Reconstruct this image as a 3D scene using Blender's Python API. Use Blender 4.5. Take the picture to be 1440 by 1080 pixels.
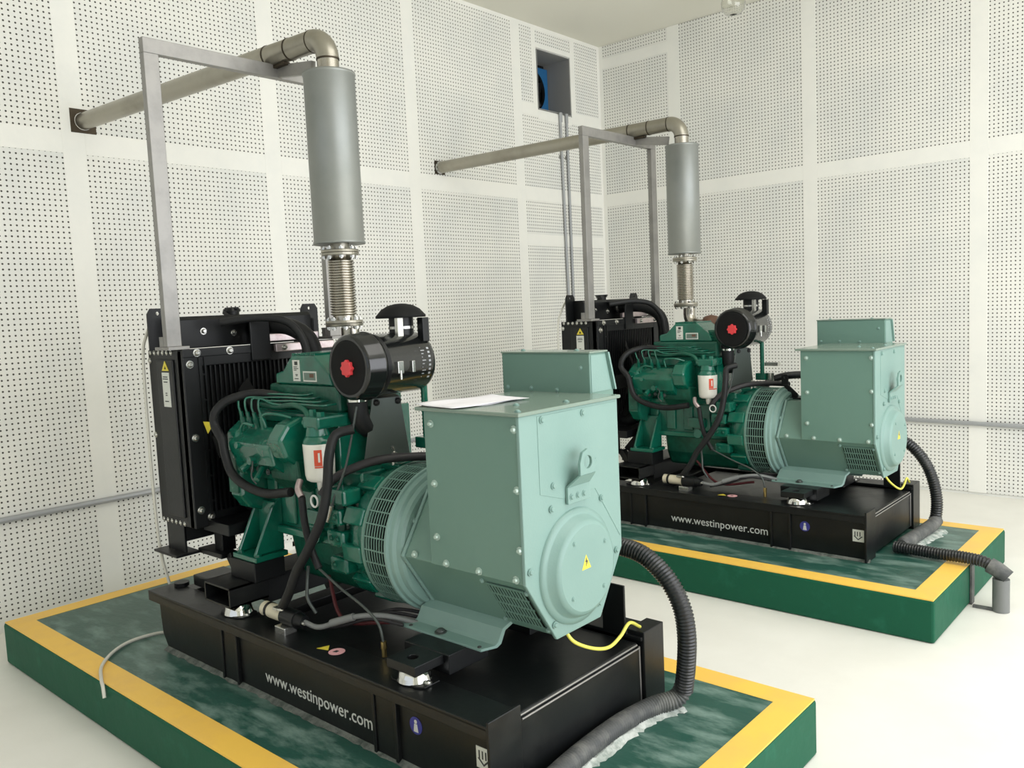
import bpy, bmesh, math, random
from mathutils import Vector, Matrix
from mathutils.geometry import tessellate_polygon

# ------------------------------------------------------------------ camera, world, lights, exposure
for o in list(bpy.data.objects):
    bpy.data.objects.remove(o, do_unlink=True)
S = bpy.context.scene
COL = S.collection
random.seed(7)
PI = math.pi

R_ = ((0.750415811721837, 0.6594181102152897, -0.04520913002870913),
      (0.02626000105240335, -0.09808855793506045, -0.9948311651466032),
      (-0.6604441852742626, 0.7453498445175369, -0.0909235250916901))      # rows: right, down, forward
CAMPOS = Vector((4.65865739, -6.68780617, 1.50795096))
cam = bpy.data.cameras.new('camera')
cam_ob = bpy.data.objects.new('camera', cam); COL.objects.link(cam_ob)
rot = Matrix((R_[0], [-c for c in R_[1]], [-c for c in R_[2]])).transposed()
cam_ob.matrix_world = Matrix.Translation(CAMPOS) @ rot.to_4x4()
cam.sensor_fit = 'HORIZONTAL'; cam.sensor_width = 36.0
cam.lens = 36.0 * 1180.53 / 1440.0
cam.clip_start = 0.05
S.camera = cam_ob

w = bpy.data.worlds.new('sky'); S.world = w; w.use_nodes = True
w.node_tree.nodes['Background'].inputs[0].default_value = (0.86, 0.93, 1.0, 1)
w.node_tree.nodes['Background'].inputs[1].default_value = 0.8

def area(name, loc, target, sx, sy, power, color):
    l = bpy.data.lights.new(name, 'AREA'); l.shape = 'RECTANGLE'; l.size = sx; l.size_y = sy
    l.energy = power; l.color = color
    o = bpy.data.objects.new(name, l); COL.objects.link(o); o.location = loc
    d = Vector(target) - Vector(loc)
    o.rotation_euler = d.to_track_quat('-Z', 'Y').to_euler()
    return o
# daylight entering by the roller door in the east wall and by the window band in the south wall
area('door_daylight', (7.5, -3.8, 1.75), (0, -3.8, 1.6), 6.2, 3.3, 262, (0.955, 0.965, 1.0))
area('window_daylight', (3.2, -9.3, 2.3), (2.0, 0, 1.6), 5.4, 2.4, 8, (0.95, 0.965, 1.0))

area('overhead_fill', (4.6, -3.9, 3.86), (4.6, -3.9, 0), 2.6, 3.0, 62, (1.0, 0.98, 0.95))  # unseen fill added to brighten upward-facing surfaces, no fitting behind it

S.view_settings.view_transform = 'Standard'
S.view_settings.look = 'None'
S.view_settings.gamma = 1.0
S.view_settings.use_curve_mapping = False
S.view_settings.exposure = -0.08
S.cycles.use_denoising = True
S.cycles.max_bounces = 8
S.cycles.diffuse_bounces = 5

# ------------------------------------------------------------------ materials
def srgb(r, g, b):
    f = lambda c: (c/255/12.92) if c/255 <= 0.04045 else ((c/255+0.055)/1.055)**2.4
    return (f(r), f(g), f(b), 1)
MATS = {}
def mat(name, col, rough=0.5, metal=0.0, col2=None, scale=8.0, lo=0.45, hi=0.7, bump=0.0, bscale=60.0, coat=0.0, stretch=None, spec=0.5, rvar=0.0):
    m = bpy.data.materials.new(name); m.use_nodes = True
    nt = m.node_tree; b = nt.nodes['Principled BSDF']
    b.inputs['Base Color'].default_value = col
    b.inputs['Roughness'].default_value = rough
    b.inputs['Metallic'].default_value = metal
    b.inputs['Coat Weight'].default_value = coat
    b.inputs['Specular IOR Level'].default_value = spec
    tc = nt.nodes.new('ShaderNodeTexCoord')
    vec = tc.outputs['Object']
    if stretch:
        mp = nt.nodes.new('ShaderNodeMapping'); mp.inputs['Scale'].default_value = stretch
        nt.links.new(vec, mp.inputs['Vector']); vec = mp.outputs['Vector']
    if col2 is not None:
        n = nt.nodes.new('ShaderNodeTexNoise'); n.inputs['Scale'].default_value = scale; n.inputs['Detail'].default_value = 6; n.inputs['Roughness'].default_value = 0.62
        nt.links.new(vec, n.inputs['Vector'])
        rp = nt.nodes.new('ShaderNodeMapRange'); rp.inputs['From Min'].default_value = lo; rp.inputs['From Max'].default_value = hi
        nt.links.new(n.outputs['Fac'], rp.inputs['Value'])
        mx = nt.nodes.new('ShaderNodeMix'); mx.data_type = 'RGBA'
        mx.inputs[6].default_value = col; mx.inputs[7].default_value = col2
        nt.links.new(rp.outputs['Result'], mx.inputs[0]); nt.links.new(mx.outputs[2], b.inputs['Base Color'])
        if rvar:
            r2 = nt.nodes.new('ShaderNodeMapRange'); r2.inputs['To Min'].default_value = rough; r2.inputs['To Max'].default_value = min(1, rough+rvar)
            nt.links.new(rp.outputs['Result'], r2.inputs['Value']); nt.links.new(r2.outputs['Result'], b.inputs['Roughness'])
    if bump:
        n2 = nt.nodes.new('ShaderNodeTexNoise'); n2.inputs['Scale'].default_value = bscale; n2.inputs['Detail'].default_value = 3
        nt.links.new(vec, n2.inputs['Vector'])
        bp = nt.nodes.new('ShaderNodeBump'); bp.inputs['Strength'].default_value = bump; bp.inputs['Distance'].default_value = 0.01
        nt.links.new(n2.outputs['Fac'], bp.inputs['Height']); nt.links.new(bp.outputs['Normal'], b.inputs['Normal'])
    MATS[name] = m
    return m
WALL = srgb(226, 224, 214)
mat('wall_paint', srgb(236, 236, 230), 0.75, bump=0.05, bscale=40, spec=0.3)
mat('joint_paint', srgb(240, 239, 232), 0.7, col2=srgb(234, 234, 228), scale=3, bump=0.06, bscale=30, spec=0.3)
mat('ceiling_paint', srgb(226, 224, 212), 0.85, spec=0.2)
mat('floor_screed', srgb(238, 236, 228), 0.42, col2=srgb(228, 226, 217), scale=1.6, lo=0.4, hi=0.75, bump=0.02, bscale=6, spec=0.45)
mat('plinth_side', srgb(16, 84, 60), 0.6, spec=0.25, col2=srgb(34, 106, 82), scale=7, lo=0.55, hi=0.85, bump=0.25, bscale=14)
mat('plinth_top', srgb(42, 84, 73), 0.30, col2=srgb(140, 166, 156), scale=4.5, lo=0.48, hi=0.80, bump=0.15, bscale=18, stretch=(1.0, 2.6, 1), rvar=0.25)
mat('plinth_yellow', srgb(250, 202, 88), 0.45, col2=srgb(242, 194, 96), scale=5, bump=0.12, bscale=20)
mat('plaster_dust', srgb(186, 190, 184), 0.9, col2=srgb(128, 140, 132), scale=26, lo=0.4, hi=0.65, bump=0.5, bscale=70)
mat('black_paint', srgb(17, 19, 20), 0.36, spec=0.35, col2=srgb(34, 36, 34), scale=5, lo=0.5, hi=0.85, bump=0.04, bscale=40, rvar=0.2)
mat('black_satin', srgb(14, 16, 17), 0.42, spec=0.35)
mat('black_matte', srgb(14, 15, 15), 0.75, spec=0.25)
mat('black_rubber', srgb(24, 25, 26), 0.55, spec=0.35, bump=0.1, bscale=120)
mat('black_gloss', srgb(20, 22, 22), 0.16, coat=0.3)
mat('hose_black', srgb(30, 32, 34), 0.3, col2=srgb(74, 74, 72), scale=9, lo=0.55, hi=0.85)
mat('hose_dusty', srgb(74, 76, 76), 0.6, col2=srgb(122, 122, 118), scale=14, lo=0.45, hi=0.75)
mat('alt_green', srgb(124, 154, 146), 0.42, col2=srgb(118, 149, 141), scale=3, bump=0.04, bscale=150)  # alternator paint, paled in colour for the brightly lit end faces
mat('alt_panel', srgb(104, 136, 124), 0.38, col2=srgb(99, 132, 120), scale=3)  # same alternator paint, darkened for the dimly lit near faces
mat('alt_lid', srgb(122, 140, 128), 0.24, coat=0.25)  # same paint lightened and greyed, wall reflection on the lids put into the colour
mat('alt_screw', srgb(176, 196, 186), 0.25, metal=0.3)  # paler than the alternator paint, screw highlights put into the colour
mat('dust_grey', srgb(112, 116, 110), 0.9, col2=srgb(70, 78, 72), scale=26, lo=0.4, hi=0.65, bump=0.4, bscale=70)
mat('engine_green', srgb(10, 98, 78), 0.26, col2=srgb(7, 70, 55), scale=9, lo=0.42, hi=0.75, bump=0.16, bscale=30, coat=0.45)
mat('engine_dark', srgb(10, 74, 57), 0.38, col2=srgb(22, 100, 78), scale=12, bump=0.25, bscale=45)
mat('grille_dark', srgb(8, 12, 11), 0.85, spec=0.2)
mat('muffler_paint', srgb(140, 143, 139), 0.45, metal=0.55, col2=srgb(132, 136, 132), scale=4, spec=0.5)
mat('stainless', srgb(176, 171, 160), 0.26, metal=1.0, col2=srgb(158, 152, 140), scale=6)
mat('pipe_steel', srgb(164, 160, 148), 0.33, metal=0.85, col2=srgb(146, 142, 130), scale=5)
mat('weld', srgb(70, 62, 50), 0.5, metal=0.8)
mat('frame_steel', srgb(150, 148, 144), 0.45, metal=0.5, col2=srgb(132, 131, 128), scale=8)
mat('bolt_zinc', srgb(196, 196, 190), 0.26, metal=0.9)
mat('aluminium', srgb(196, 184, 184), 0.35, metal=0.85, col2=srgb(172, 152, 154), scale=20)
mat('chrome', srgb(220, 220, 216), 0.1, metal=1.0)
mat('shield_metal', srgb(96, 104, 100), 0.42, metal=0.5)
mat('rust', srgb(112, 84, 68), 0.6, metal=0.4)
mat('label_white', srgb(214, 216, 208), 0.5)
mat('label_grey', srgb(104, 122, 112), 0.45)
mat('ink', srgb(58, 60, 58), 0.6)
mat('lettering', srgb(206, 208, 204), 0.5)
mat('yellow_sticker', srgb(226, 208, 70), 0.45)
mat('red_knob', srgb(214, 62, 66), 0.45)
mat('pink_sticker', srgb(226, 170, 172), 0.45)
mat('blue_sticker', srgb(54, 56, 140), 0.4)
mat('filter_white', srgb(226, 224, 214), 0.3, coat=0.2)
mat('orange_label', srgb(214, 78, 46), 0.4)
mat('brass', srgb(206, 180, 116), 0.28, metal=1.0)
mat('cream_plastic', srgb(206, 198, 174), 0.45)
mat('white_tube', srgb(206, 204, 192), 0.4)
mat('yellow_wire', srgb(228, 222, 96), 0.4)
mat('paper', srgb(228, 226, 230), 0.8)
mat('fan_blue', srgb(38, 104, 156), 0.4)
mat('duct_grey', srgb(142, 142, 140), 0.6)
mat('conduit_grey', srgb(164, 166, 168), 0.4, metal=0.2)
mat('pvc_grey', srgb(116, 118, 116), 0.5)
mat('loom', srgb(36, 34, 36), 0.55)
mat('red_wire', srgb(96, 40, 44), 0.5)
mat('copper_grey', srgb(70, 76, 73), 0.4, metal=0.3)
def glass():
    m = bpy.data.materials.new('lamp_glass'); m.use_nodes = True
    b = m.node_tree.nodes['Principled BSDF']
    b.inputs['Transmission Weight'].default_value = 1.0; b.inputs['Roughness'].default_value = 0.03
    b.inputs['Base Color'].default_value = (0.97, 0.97, 0.93, 1); MATS['lamp_glass'] = m
glass()
def perforated():
    m = bpy.data.materials.new('perforated_board'); m.use_nodes = True
    nt = m.node_tree; b = nt.nodes['Principled BSDF']; N = nt.nodes.new; L = nt.links.new
    b.inputs['Roughness'].default_value = 0.75; b.inputs['Specular IOR Level'].default_value = 0.3
    tc = N('ShaderNodeTexCoord'); sp = N('ShaderNodeSeparateXYZ'); L(tc.outputs['Object'], sp.inputs[0])
    P = 0.0275
    def fr(sock):
        a = N('ShaderNodeMath'); a.operation = 'DIVIDE'; a.inputs[1].default_value = P; L(sock, a.inputs[0])
        f = N('ShaderNodeMath'); f.operation = 'FRACT'; L(a.outputs[0], f.inputs[0])
        s = N('ShaderNodeMath'); s.operation = 'SUBTRACT'; s.inputs[1].default_value = 0.5; L(f.outputs[0], s.inputs[0])
        q = N('ShaderNodeMath'); q.operation = 'POWER'; q.inputs[1].default_value = 2; 
        ab = N('ShaderNodeMath'); ab.operation = 'ABSOLUTE'; L(s.outputs[0], ab.inputs[0]); L(ab.outputs[0], q.inputs[0]); return q.outputs[0]
    ad = N('ShaderNodeMath'); ad.operation = 'ADD'; L(fr(sp.outputs[0]), ad.inputs[0]); L(fr(sp.outputs[2]), ad.inputs[1])
    sq = N('ShaderNodeMath'); sq.operation = 'SQRT'; L(ad.outputs[0], sq.inputs[0])
    mr = N('ShaderNodeMapRange'); mr.inputs['From Min'].default_value = 0.20; mr.inputs['From Max'].default_value = 0.155
    mr.interpolation_type = 'SMOOTHSTEP'
    L(sq.outputs[0], mr.inputs['Value'])
    n = N('ShaderNodeTexNoise'); n.inputs['Scale'].default_value = 2.2; n.inputs['Detail'].default_value = 3; L(tc.outputs['Object'], n.inputs['Vector'])
    m2 = N('ShaderNodeMapRange'); m2.inputs['From Min'].default_value = 0.42; m2.inputs['From Max'].default_value = 0.72; L(n.outputs['Fac'], m2.inputs['Value'])
    m2.inputs['To Max'].default_value = 0.65
    c1 = N('ShaderNodeMix'); c1.data_type = 'RGBA'; c1.inputs[6].default_value = srgb(234, 233, 226); c1.inputs[7].default_value = srgb(216, 218, 215)
    L(m2.outputs[0], c1.inputs[0])
    c2 = N('ShaderNodeMix'); c2.data_type = 'RGBA'; L(mr.outputs[0], c2.inputs[0]); L(c1.outputs[2], c2.inputs[6]); c2.inputs[7].default_value = srgb(70, 68, 62)  # dark dots painted for the backing and shade inside the holes
    L(c2.outputs[2], b.inputs['Base Color'])
    MATS['perforated_board'] = m
perforated()

# ------------------------------------------------------------------ mesh helpers
def catmull(pts, n=8):
    P = [Vector(p) for p in pts]
    if len(P) < 3: 
        return [P[0].lerp(P[1], i/n) for i in range(n+1)]
    out = []
    for i in range(len(P)-1):
        p0 = P[i-1] if i else P[0]*2-P[1]
        p1, p2 = P[i], P[i+1]
        p3 = P[i+2] if i+2 < len(P) else P[-1]*2-P[-2]
        for k in range(n):
            t = k/n; t2 = t*t; t3 = t2*t
            out.append(0.5*((2*p1)+(p2-p0)*t+(2*p0-5*p1+4*p2-p3)*t2+(3*p1-p0-3*p2+p3)*t3))
    out.append(P[-1]); return out
def basis(d):
    d = Vector(d).normalized()
    a = Vector((0, 0, 1)) if abs(d.z) < 0.9 else Vector((1, 0, 0))
    u = d.cross(a).normalized(); v = d.cross(u).normalized()
    return u, v
class M:
    """collects shapes; build() links them as one mesh object.  off is subtracted from every vertex."""
    def __init__(self, off=(0, 0, 0)):
        self.v = []; self.f = []; self.s = []; self.mi = []; self.off = Vector(off); self.cur = 0
    def m(self, i): self.cur = i; return self
    def add(self, verts, faces, smooth=False):
        b = len(self.v); self.v += [Vector(p) for p in verts]
        for f in faces:
            self.f.append([b+i for i in f]); self.s.append(smooth); self.mi.append(self.cur)
        return self
    def box(self, x0, x1, y0, y1, z0, z1, c=0.0):
        if c:
            return self.prism_c(x0, x1, y0, y1, z0, z1, c)
        v = [(x, y, z) for x in (x0, x1) for y in (y0, y1) for z in (z0, z1)]
        return self.add(v, [(0, 1, 3, 2), (4, 6, 7, 5), (0, 4, 5, 1), (2, 3, 7, 6), (0, 2, 6, 4), (1, 5, 7, 3)])
    def prism_c(self, x0, x1, y0, y1, z0, z1, c):
        bm = bmesh.new()
        bmesh.ops.create_cube(bm, size=1.0)
        for vv in bm.verts:
            vv.co = Vector(((x0+x1)/2+vv.co.x*(x1-x0), (y0+y1)/2+vv.co.y*(y1-y0), (z0+z1)/2+vv.co.z*(z1-z0)))
        bmesh.ops.bevel(bm, geom=bm.edges[:], offset=c, segments=2, profile=0.6, affect='EDGES')
        bm.verts.index_update()
        self.add([vv.co.copy() for vv in bm.verts], [[q.index for q in f.verts] for f in bm.faces]); bm.free(); return self
    def obox(self, c, ax, ay, az, hx, hy, hz):
        c = Vector(c); ax = Vector(ax).normalized()*hx; ay = Vector(ay).normalized()*hy; az = Vector(az).normalized()*hz
        v = [c+ax*i+ay*j+az*k for i in (-1, 1) for j in (-1, 1) for k in (-1, 1)]
        return self.add(v, [(0, 1, 3, 2), (4, 6, 7, 5), (0, 4, 5, 1), (2, 3, 7, 6), (0, 2, 6, 4), (1, 5, 7, 3)])
    def bar(self, p0, p1, w, h, up=(0, 0, 1)):
        p0, p1 = Vector(p0), Vector(p1); d = (p1-p0)
        u = d.cross(Vector(up)).normalized(); v = u.cross(d).normalized()
        return self.obox((p0+p1)/2, d, u, v, d.length/2, w/2, h/2)
    def rev(self, o, d, prof, n=24, cap0=True, cap1=True, smooth=True, a0=0, a1=2*PI):
        """lathe: prof = list of (t along d, r)"""
        o = Vector(o); d = Vector(d).normalized(); u, v = basis(d)
        full = abs(a1-a0-2*PI) < 1e-6; k = n if full else n+1
        vs = []
        for t, r in prof:
            for i in range(k):
                a = a0+(a1-a0)*i/n
                vs.append(o+d*t+(u*math.cos(a)+v*math.sin(a))*r)
        fs = []
        for j in range(len(prof)-1):
            for i in range(n):
                i2 = (i+1) % k
                fs.append((j*k+i, j*k+i2, (j+1)*k+i2, (j+1)*k+i))
        self.add(vs, fs, smooth)
        if full and cap0: self.add(vs[:k], [list(range(k))[::-1]])
        if full and cap1: self.add(vs[-k:], [list(range(k))])
        return self
    def cyl(self, p0, p1, r, r1=None, n=20, smooth=True):
        p0, p1 = Vector(p0), Vector(p1); r1 = r if r1 is None else r1
        return self.rev(p0, p1-p0, [(0, r), ((p1-p0).length, r1)], n, smooth=smooth)
    def tube(self, pts, r, n=10, res=8, rad=None, caps=True, smooth=True):
        P = catmull(pts, res) if res else [Vector(p) for p in pts]
        T = []
        for i in range(len(P)):
            T.append((P[min(i+1, len(P)-1)]-P[max(i-1, 0)]).normalized())
        u, _ = basis(T[0]); vs = []
        for i, p in enumerate(P):
            u = (u-T[i]*u.dot(T[i])).normalized(); v = T[i].cross(u)
            rr = r if rad is None else rad(i, len(P))
            for k in range(n):
                a = 2*PI*k/n; vs.append(p+(u*math.cos(a)+v*math.sin(a))*rr)
        fs = []
        for i in range(len(P)-1):
            for k in range(n):
                k2 = (k+1) % n; fs.append((i*n+k, i*n+k2, (i+1)*n+k2, (i+1)*n+k))
        self.add(vs, fs, smooth)
        if caps: self.add(vs[:n], [list(range(n))[::-1]]); self.add(vs[-n:], [list(range(n))])
        return self
    def ext(self, poly, axis, a, b, hole=None):
        """extrude a 2-D polygon between a and b on axis; poly coords are the two other axes in order; hole = list of points"""
        loops = [poly]+([hole] if hole else [])
        def P(q, t):
            return {'x': (t, q[0], q[1]), 'y': (q[0], t, q[1]), 'z': (q[0], q[1], t)}[axis]
        if not hole:
            n = len(poly); v = [P(q, a) for q in poly]+[P(q, b) for q in poly]
            fs = [list(range(n))[::-1], list(range(n, 2*n))]+[(i, (i+1) % n, n+(i+1) % n, n+i) for i in range(n)]
            return self.add(v, fs)
        tri = tessellate_polygon([[Vector((q[0], q[1], 0)) for q in l] for l in loops])
        allp = [q for l in loops for q in l]; n = len(allp)
        v = [P(q, a) for q in allp]+[P(q, b) for q in allp]
        fs = [tuple(t) for t in tri]+[tuple(n+i for i in reversed(t)) for t in tri]
        base = 0
        for l in loops:
            k = len(l); fs += [(base+i, base+(i+1) % k, n+base+(i+1) % k, n+base+i) for i in range(k)]; base += k
        return self.add(v, fs)
    def build(self, name, mats, parent=None, bevel=0.0, kind=None, label=None):
        me = bpy.data.meshes.new(name)
        me.from_pydata([tuple(p-self.off) for p in self.v], [], self.f)
        for x in (mats if isinstance(mats, (list, tuple)) else [mats]): me.materials.append(MATS[x])
        for i, p in enumerate(me.polygons): p.use_smooth = self.s[i]; p.material_index = self.mi[i]
        bm = bmesh.new(); bm.from_mesh(me); bmesh.ops.recalc_face_normals(bm, faces=bm.faces[:]); bm.to_mesh(me); bm.free()
        o = bpy.data.objects.new(name, me); COL.objects.link(o)
        if parent: o.parent = parent
        if bevel:
            md = o.modifiers.new('bevel', 'BEVEL'); md.width = bevel; md.segments = 2; md.limit_method = 'ANGLE'; md.angle_limit = math.radians(50)
        if kind: o['kind'] = kind
        if label: o['label'] = label
        return o
def circ(cx, cy, r, n=16, a0=0.0): return [(cx+r*math.cos(a0+2*PI*i/n), cy+r*math.sin(a0+2*PI*i/n)) for i in range(n)]
def tag(o, label, cat, group=None):
    o['label'] = label; o['category'] = cat
    if group: o['group'] = group
    return o
def empty(name, loc, label, cat, group=None):
    o = bpy.data.objects.new(name, None); COL.objects.link(o); o.location = loc; o.empty_display_size = 0.2
    return tag(o, label, cat, group)
def copy_tree(o, parent=None, skip=()):
    c = o.copy(); COL.objects.link(c); c.parent = parent
    for ch in list(o.children):
        if ch.name.split('.')[0] in skip or ch.get('only_first'): continue
        copy_tree(ch, c, skip)
    return c
def text_mesh(name, body, size, mname, parent, mtx, extrude=0.0006):
    cu = bpy.data.curves.new(name, 'FONT'); cu.body = body; cu.size = size; cu.extrude = extrude; cu.resolution_u = 3
    t = bpy.data.objects.new(name+'_tmp', cu); COL.objects.link(t)
    bpy.context.view_layer.update()
    me = bpy.data.meshes.new_from_object(t.evaluated_get(bpy.context.evaluated_depsgraph_get()))
    bpy.data.objects.remove(t, do_unlink=True)
    xs = [v.co.x for v in me.vertices]; wdt = max(xs)-min(xs)
    me.transform(mtx(wdt)); me.name = name
    me.materials.clear(); me.materials.append(MATS[mname])
    o = bpy.data.objects.new(name, me); COL.objects.link(o); o.parent = parent
    return o

# ------------------------------------------------------------------ the room
XE, YS, ZC, ZB = 7.6, -9.6, 3.889, 2.469
M().box(-0.3, XE+0.3, YS-0.3, 0.3, -0.2, 0).build('floor', 'floor_screed', kind='structure')
M().box(-0.3, XE+0.3, YS-0.3, 0.3, ZC, ZC+0.2).build('ceiling', 'ceiling_paint', kind='structure')
VY0, VY1, VZ0, VZ1 = -0.925, -0.462, 3.195, 3.70
wl = M()
wl.box(-0.32, -0.012, YS, VY0, 0, ZC).box(-0.32, -0.012, VY1, 0.3, 0, ZC).box(-0.32, -0.012, VY0, VY1, 0, VZ0).box(-0.32, -0.012, VY0, VY1, VZ1, ZC)
wall_left = wl.build('wall_left', 'wall_paint', kind='structure')
wall_back = M().box(-0.012, XE, 0.012, 0.3, 0, ZC).build('wall_back', 'wall_paint', kind='structure')
we = M().box(XE, XE+0.25, YS, -6.95, 0, ZC).box(XE, XE+0.25, -0.5, 0.3, 0, ZC).box(XE, XE+0.25, -6.95, -0.5, 3.5, ZC)
we.build('wall_right', 'wall_paint', kind='structure')
ws = M().box(-0.3, XE+0.25, YS-0.25, YS, 0, 1.0).box(-0.3, XE+0.25, YS-0.25, YS, 3.5, ZC).box(-0.3, 0.4, YS-0.25, YS, 1.0, 3.5).box(6.1, XE+0.25, YS-0.25, YS, 1.0, 3.5)
ws.build('wall_front', 'wall_paint', kind='structure')
# linings of the fan opening, seen edge on
dl = M().box(-0.32, 0.001, VY1-0.007, VY1-0.001, VZ0+0.007, VZ1-0.007).box(-0.32, 0.001, VY0+0.001, VY0+0.007, VZ0+0.007, VZ1-0.007).box(-0.32, 0.001, VY0+0.001, VY1-0.001, VZ1-0.007, VZ1-0.001).box(-0.32, 0.001, VY0+0.001, VY1-0.001, VZ0+0.001, VZ0+0.007)
dl.build('opening_lining', 'duct_grey', wall_left)

def panel(parent, side, a0, a1, z0, z1):
    g = 0.002; wd = (a1-a0)-2*g; ht = (z1-z0)-2*g
    p = M().box(-wd/2, wd/2, 0, 0.012, -ht/2, ht/2).build('acoustic_panel', 'perforated_board', parent, bevel=0.0015)
    if side == 'left': p.rotation_euler = (0, 0, PI/2); p.location = (0, (a0+a1)/2, (z0+z1)/2)
    else: p.location = ((a0+a1)/2, 0, (z0+z1)/2)
    return p
def strip(parent, side, a0, a1, z0, z1):
    t = 0.0016
    q = M()
    if side == 'left': q.box(-0.004, t, a0, a1, z0, z1)
    else: q.box(a0, a1, -t, 0.004, z0, z1)
    return q.build('joint_strip', 'joint_paint', parent, bevel=0.001)
h = 0.058
# left wall
for i in range(8):
    y1 = -1.2*i; y0 = max(y1-1.2, YS)
    if i == 0:
        for a0, a1, z0, z1 in ((-1.2, 0, 0.02, 2.075), (-1.2, 0, 2.075, ZB), (-1.2, 0, ZB, 3.18), (-1.2, VY0-0.008, 3.18, ZC), (VY1+0.008, 0, 3.18, ZC), (VY0-0.008, VY1+0.008, VZ1+0.008, ZC)):
            panel(wall_left, 'left', a0, a1, z0, z1)
        strip(wall_left, 'left', y0+h, y1-0.035, 2.075-0.05, 2.075+0.05)
        strip(wall_left, 'left', y0+h, VY0-0.008, 3.13, 3.23); strip(wall_left, 'left', VY0-0.008, VY1+0.008, 3.11, 3.185); strip(wall_left, 'left', VY1+0.008, y1-0.035, 3.13, 3.23)
        strip(wall_left, 'left', VY1+0.008, VY1+0.08, 3.23, ZC-0.03); strip(wall_left, 'left', VY0-0.07, VY0-0.008, 3.23, ZC-0.03)
        strip(wall_left, 'left', VY0-0.008, VY1+0.008, VZ1+0.008, VZ1+0.05)
    else:
        panel(wall_left, 'left', y0, y1, 0.02, ZB); panel(wall_left, 'left', y0, y1, ZB, ZC)
    strip(wall_left, 'left', y0-h, y0+h, 0.02, ZC-0.03)
    strip(wall_left, 'left', y0+h, y1-(h if i else 0.035), ZB-h, ZB+h)
strip(wall_left, 'left', YS, -0.0, ZC-0.03, ZC); strip(wall_left, 'left', -0.035, -0.0, 0, ZC-0.03)
strip(wall_left, 'left', YS, 0, 0.0, 0.055)
# back wall
xs = [0, 0.79, 1.99, 3.19, 4.39, 5.59, 6.79, XE]
for i in range(len(xs)-1):
    if i == 0:
        panel(wall_back, 'back', 0, xs[1], ZB, 3.725); panel(wall_back, 'back', 0, xs[1], 3.725, ZC); strip(wall_back, 'back', 0.035, xs[1]-h, 3.68, 3.77)
    else: panel(wall_back, 'back', xs[i], xs[i+1], ZB, ZC)
    panel(wall_back, 'back', xs[i], xs[i+1], 0.02, ZB)
    if xs[i+1] < XE: strip(wall_back, 'back', xs[i+1]-h, xs[i+1]+h, 0.02, ZC)
    strip(wall_back, 'back', xs[i]+(h if i else 0.036), xs[i+1]-(h if xs[i+1] < XE else 0), ZB-h, ZB+h)
strip(wall_back, 'back', 0, 0.035, 0, ZC)

# ------------------------------------------------------------------ plinths
ZP = 0.19
def plinth(name, x0, x1, y0, y1, label, notch=None):
    root = empty(name, ((x0+x1)/2, (y0+y1)/2, 0), label, 'plinth', 'green painted machine plinths')
    off = root.location
    M(off).box(x0, x1, y0, y1, 0, ZP-0.002).build('plinth_body', 'plinth_side', root, bevel=0.012)
    wd = 0.104; b = 0.006
    M(off).box(x0+wd, x1-wd, y0+wd, y1-wd, ZP-0.004, ZP).build('plinth_top', 'plinth_top', root)
    fr = M(off)
    z0, z1 = ZP-0.004, ZP+0.001
    fr.box(x0+b, x1-b, y0+b, y0+wd, z0, z1).box(x0+b, x1-b, y1-wd, y1-b, z0, z1).box(x0+b, x0+wd, y0+wd, y1-wd, z0, z1).box(x1-wd, x1-b, y0+wd, y1-wd, z0, z1)
    fr.build('yellow_border', 'plinth_yellow', root)
    return root
plinth('machine_plinth', 0.437, 3.622, -5.478, -4.085, 'green concrete plinth with yellow border under the nearer generator, in the foreground')
plinth('machine_plinth', 0.5, 3.679, -2.956, -1.600, 'green concrete plinth with yellow border under the farther generator, by the back wall')

# ------------------------------------------------------------------ generator set, built in place (x, v across, z) with v = y + 4.77
GX, GY = 2.28, -4.77
gen = empty('generator_set', (GX, GY, ZP), 'nearer green diesel generator set on black base with paper lying on its alternator', 'generator', 'green diesel generator sets')
OFF = (GX, 0, ZP)
def G(): return M(OFF)
_bm = {}
def bolts(parent, pts, nrm, r=0.011, mname='bolt_zinc', name='bolt', dome=0.6):
    key = (nrm, r, mname, dome)
    for p in pts:
        if key not in _bm:
            q = M()
            q.rev((0, 0, 0), nrm, [(-0.002, r*1.25), (0.0015, r*1.25)], 12)
            q.rev((0, 0, 0), nrm, [(0.001, r*0.9), (r*dome*0.7, r*0.88), (r*dome*1.1, r*0.55)], 8)
            o = q.build(name, mname, parent); _bm[key] = o.data
        else:
            o = bpy.data.objects.new(name, _bm[key]); COL.objects.link(o); o.parent = parent
        o.location = Vector(p)-Vector(OFF)

# ---- base frame -------------------------------------------------------------
zt = 0.425
f = G()
for s in (-1, 1):
    a, b = sorted((s*0.425, s*0.30))
    f.box(1.30, 3.20, a, b, zt-0.012, zt)                                     # top flange
    a2, b2 = sorted((s*0.425, s*0.413)); f.box(1.30, 3.20, a2, b2, zt-0.040, zt-0.006)     # turned-down lip
    a3, b3 = sorted((s*0.398, s*0.388))
    f.ext([(1.33, zt-0.01), (1.345, 0.25), (1.385, ZP+0.001), (3.195, ZP+0.001), (3.195, zt-0.01)], 'y', a3, b3)   # web
    a4, b4 = sorted((s*0.398, s*0.31)); f.box(1.40, 3.19, a4, b4, ZP+0.001, ZP+0.012)
f.box(1.32, 1.40, -0.39, 0.39, 0.30, 0.405).box(1.86, 1.94, -0.39, 0.39, 0.26, 0.405)
frame = f.build('base_frame', 'black_paint', gen, bevel=0.002)
G().box(2.02, 3.188, -0.298, 0.298, 0.215, 0.408).build('fuel_tank', 'black_paint', gen, bevel=0.006)
G().box(3.176, 3.192, -0.29, 0.31, 0.205, 0.392).build('tank_end_plate', 'black_paint', frame, bevel=0.003)
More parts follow.
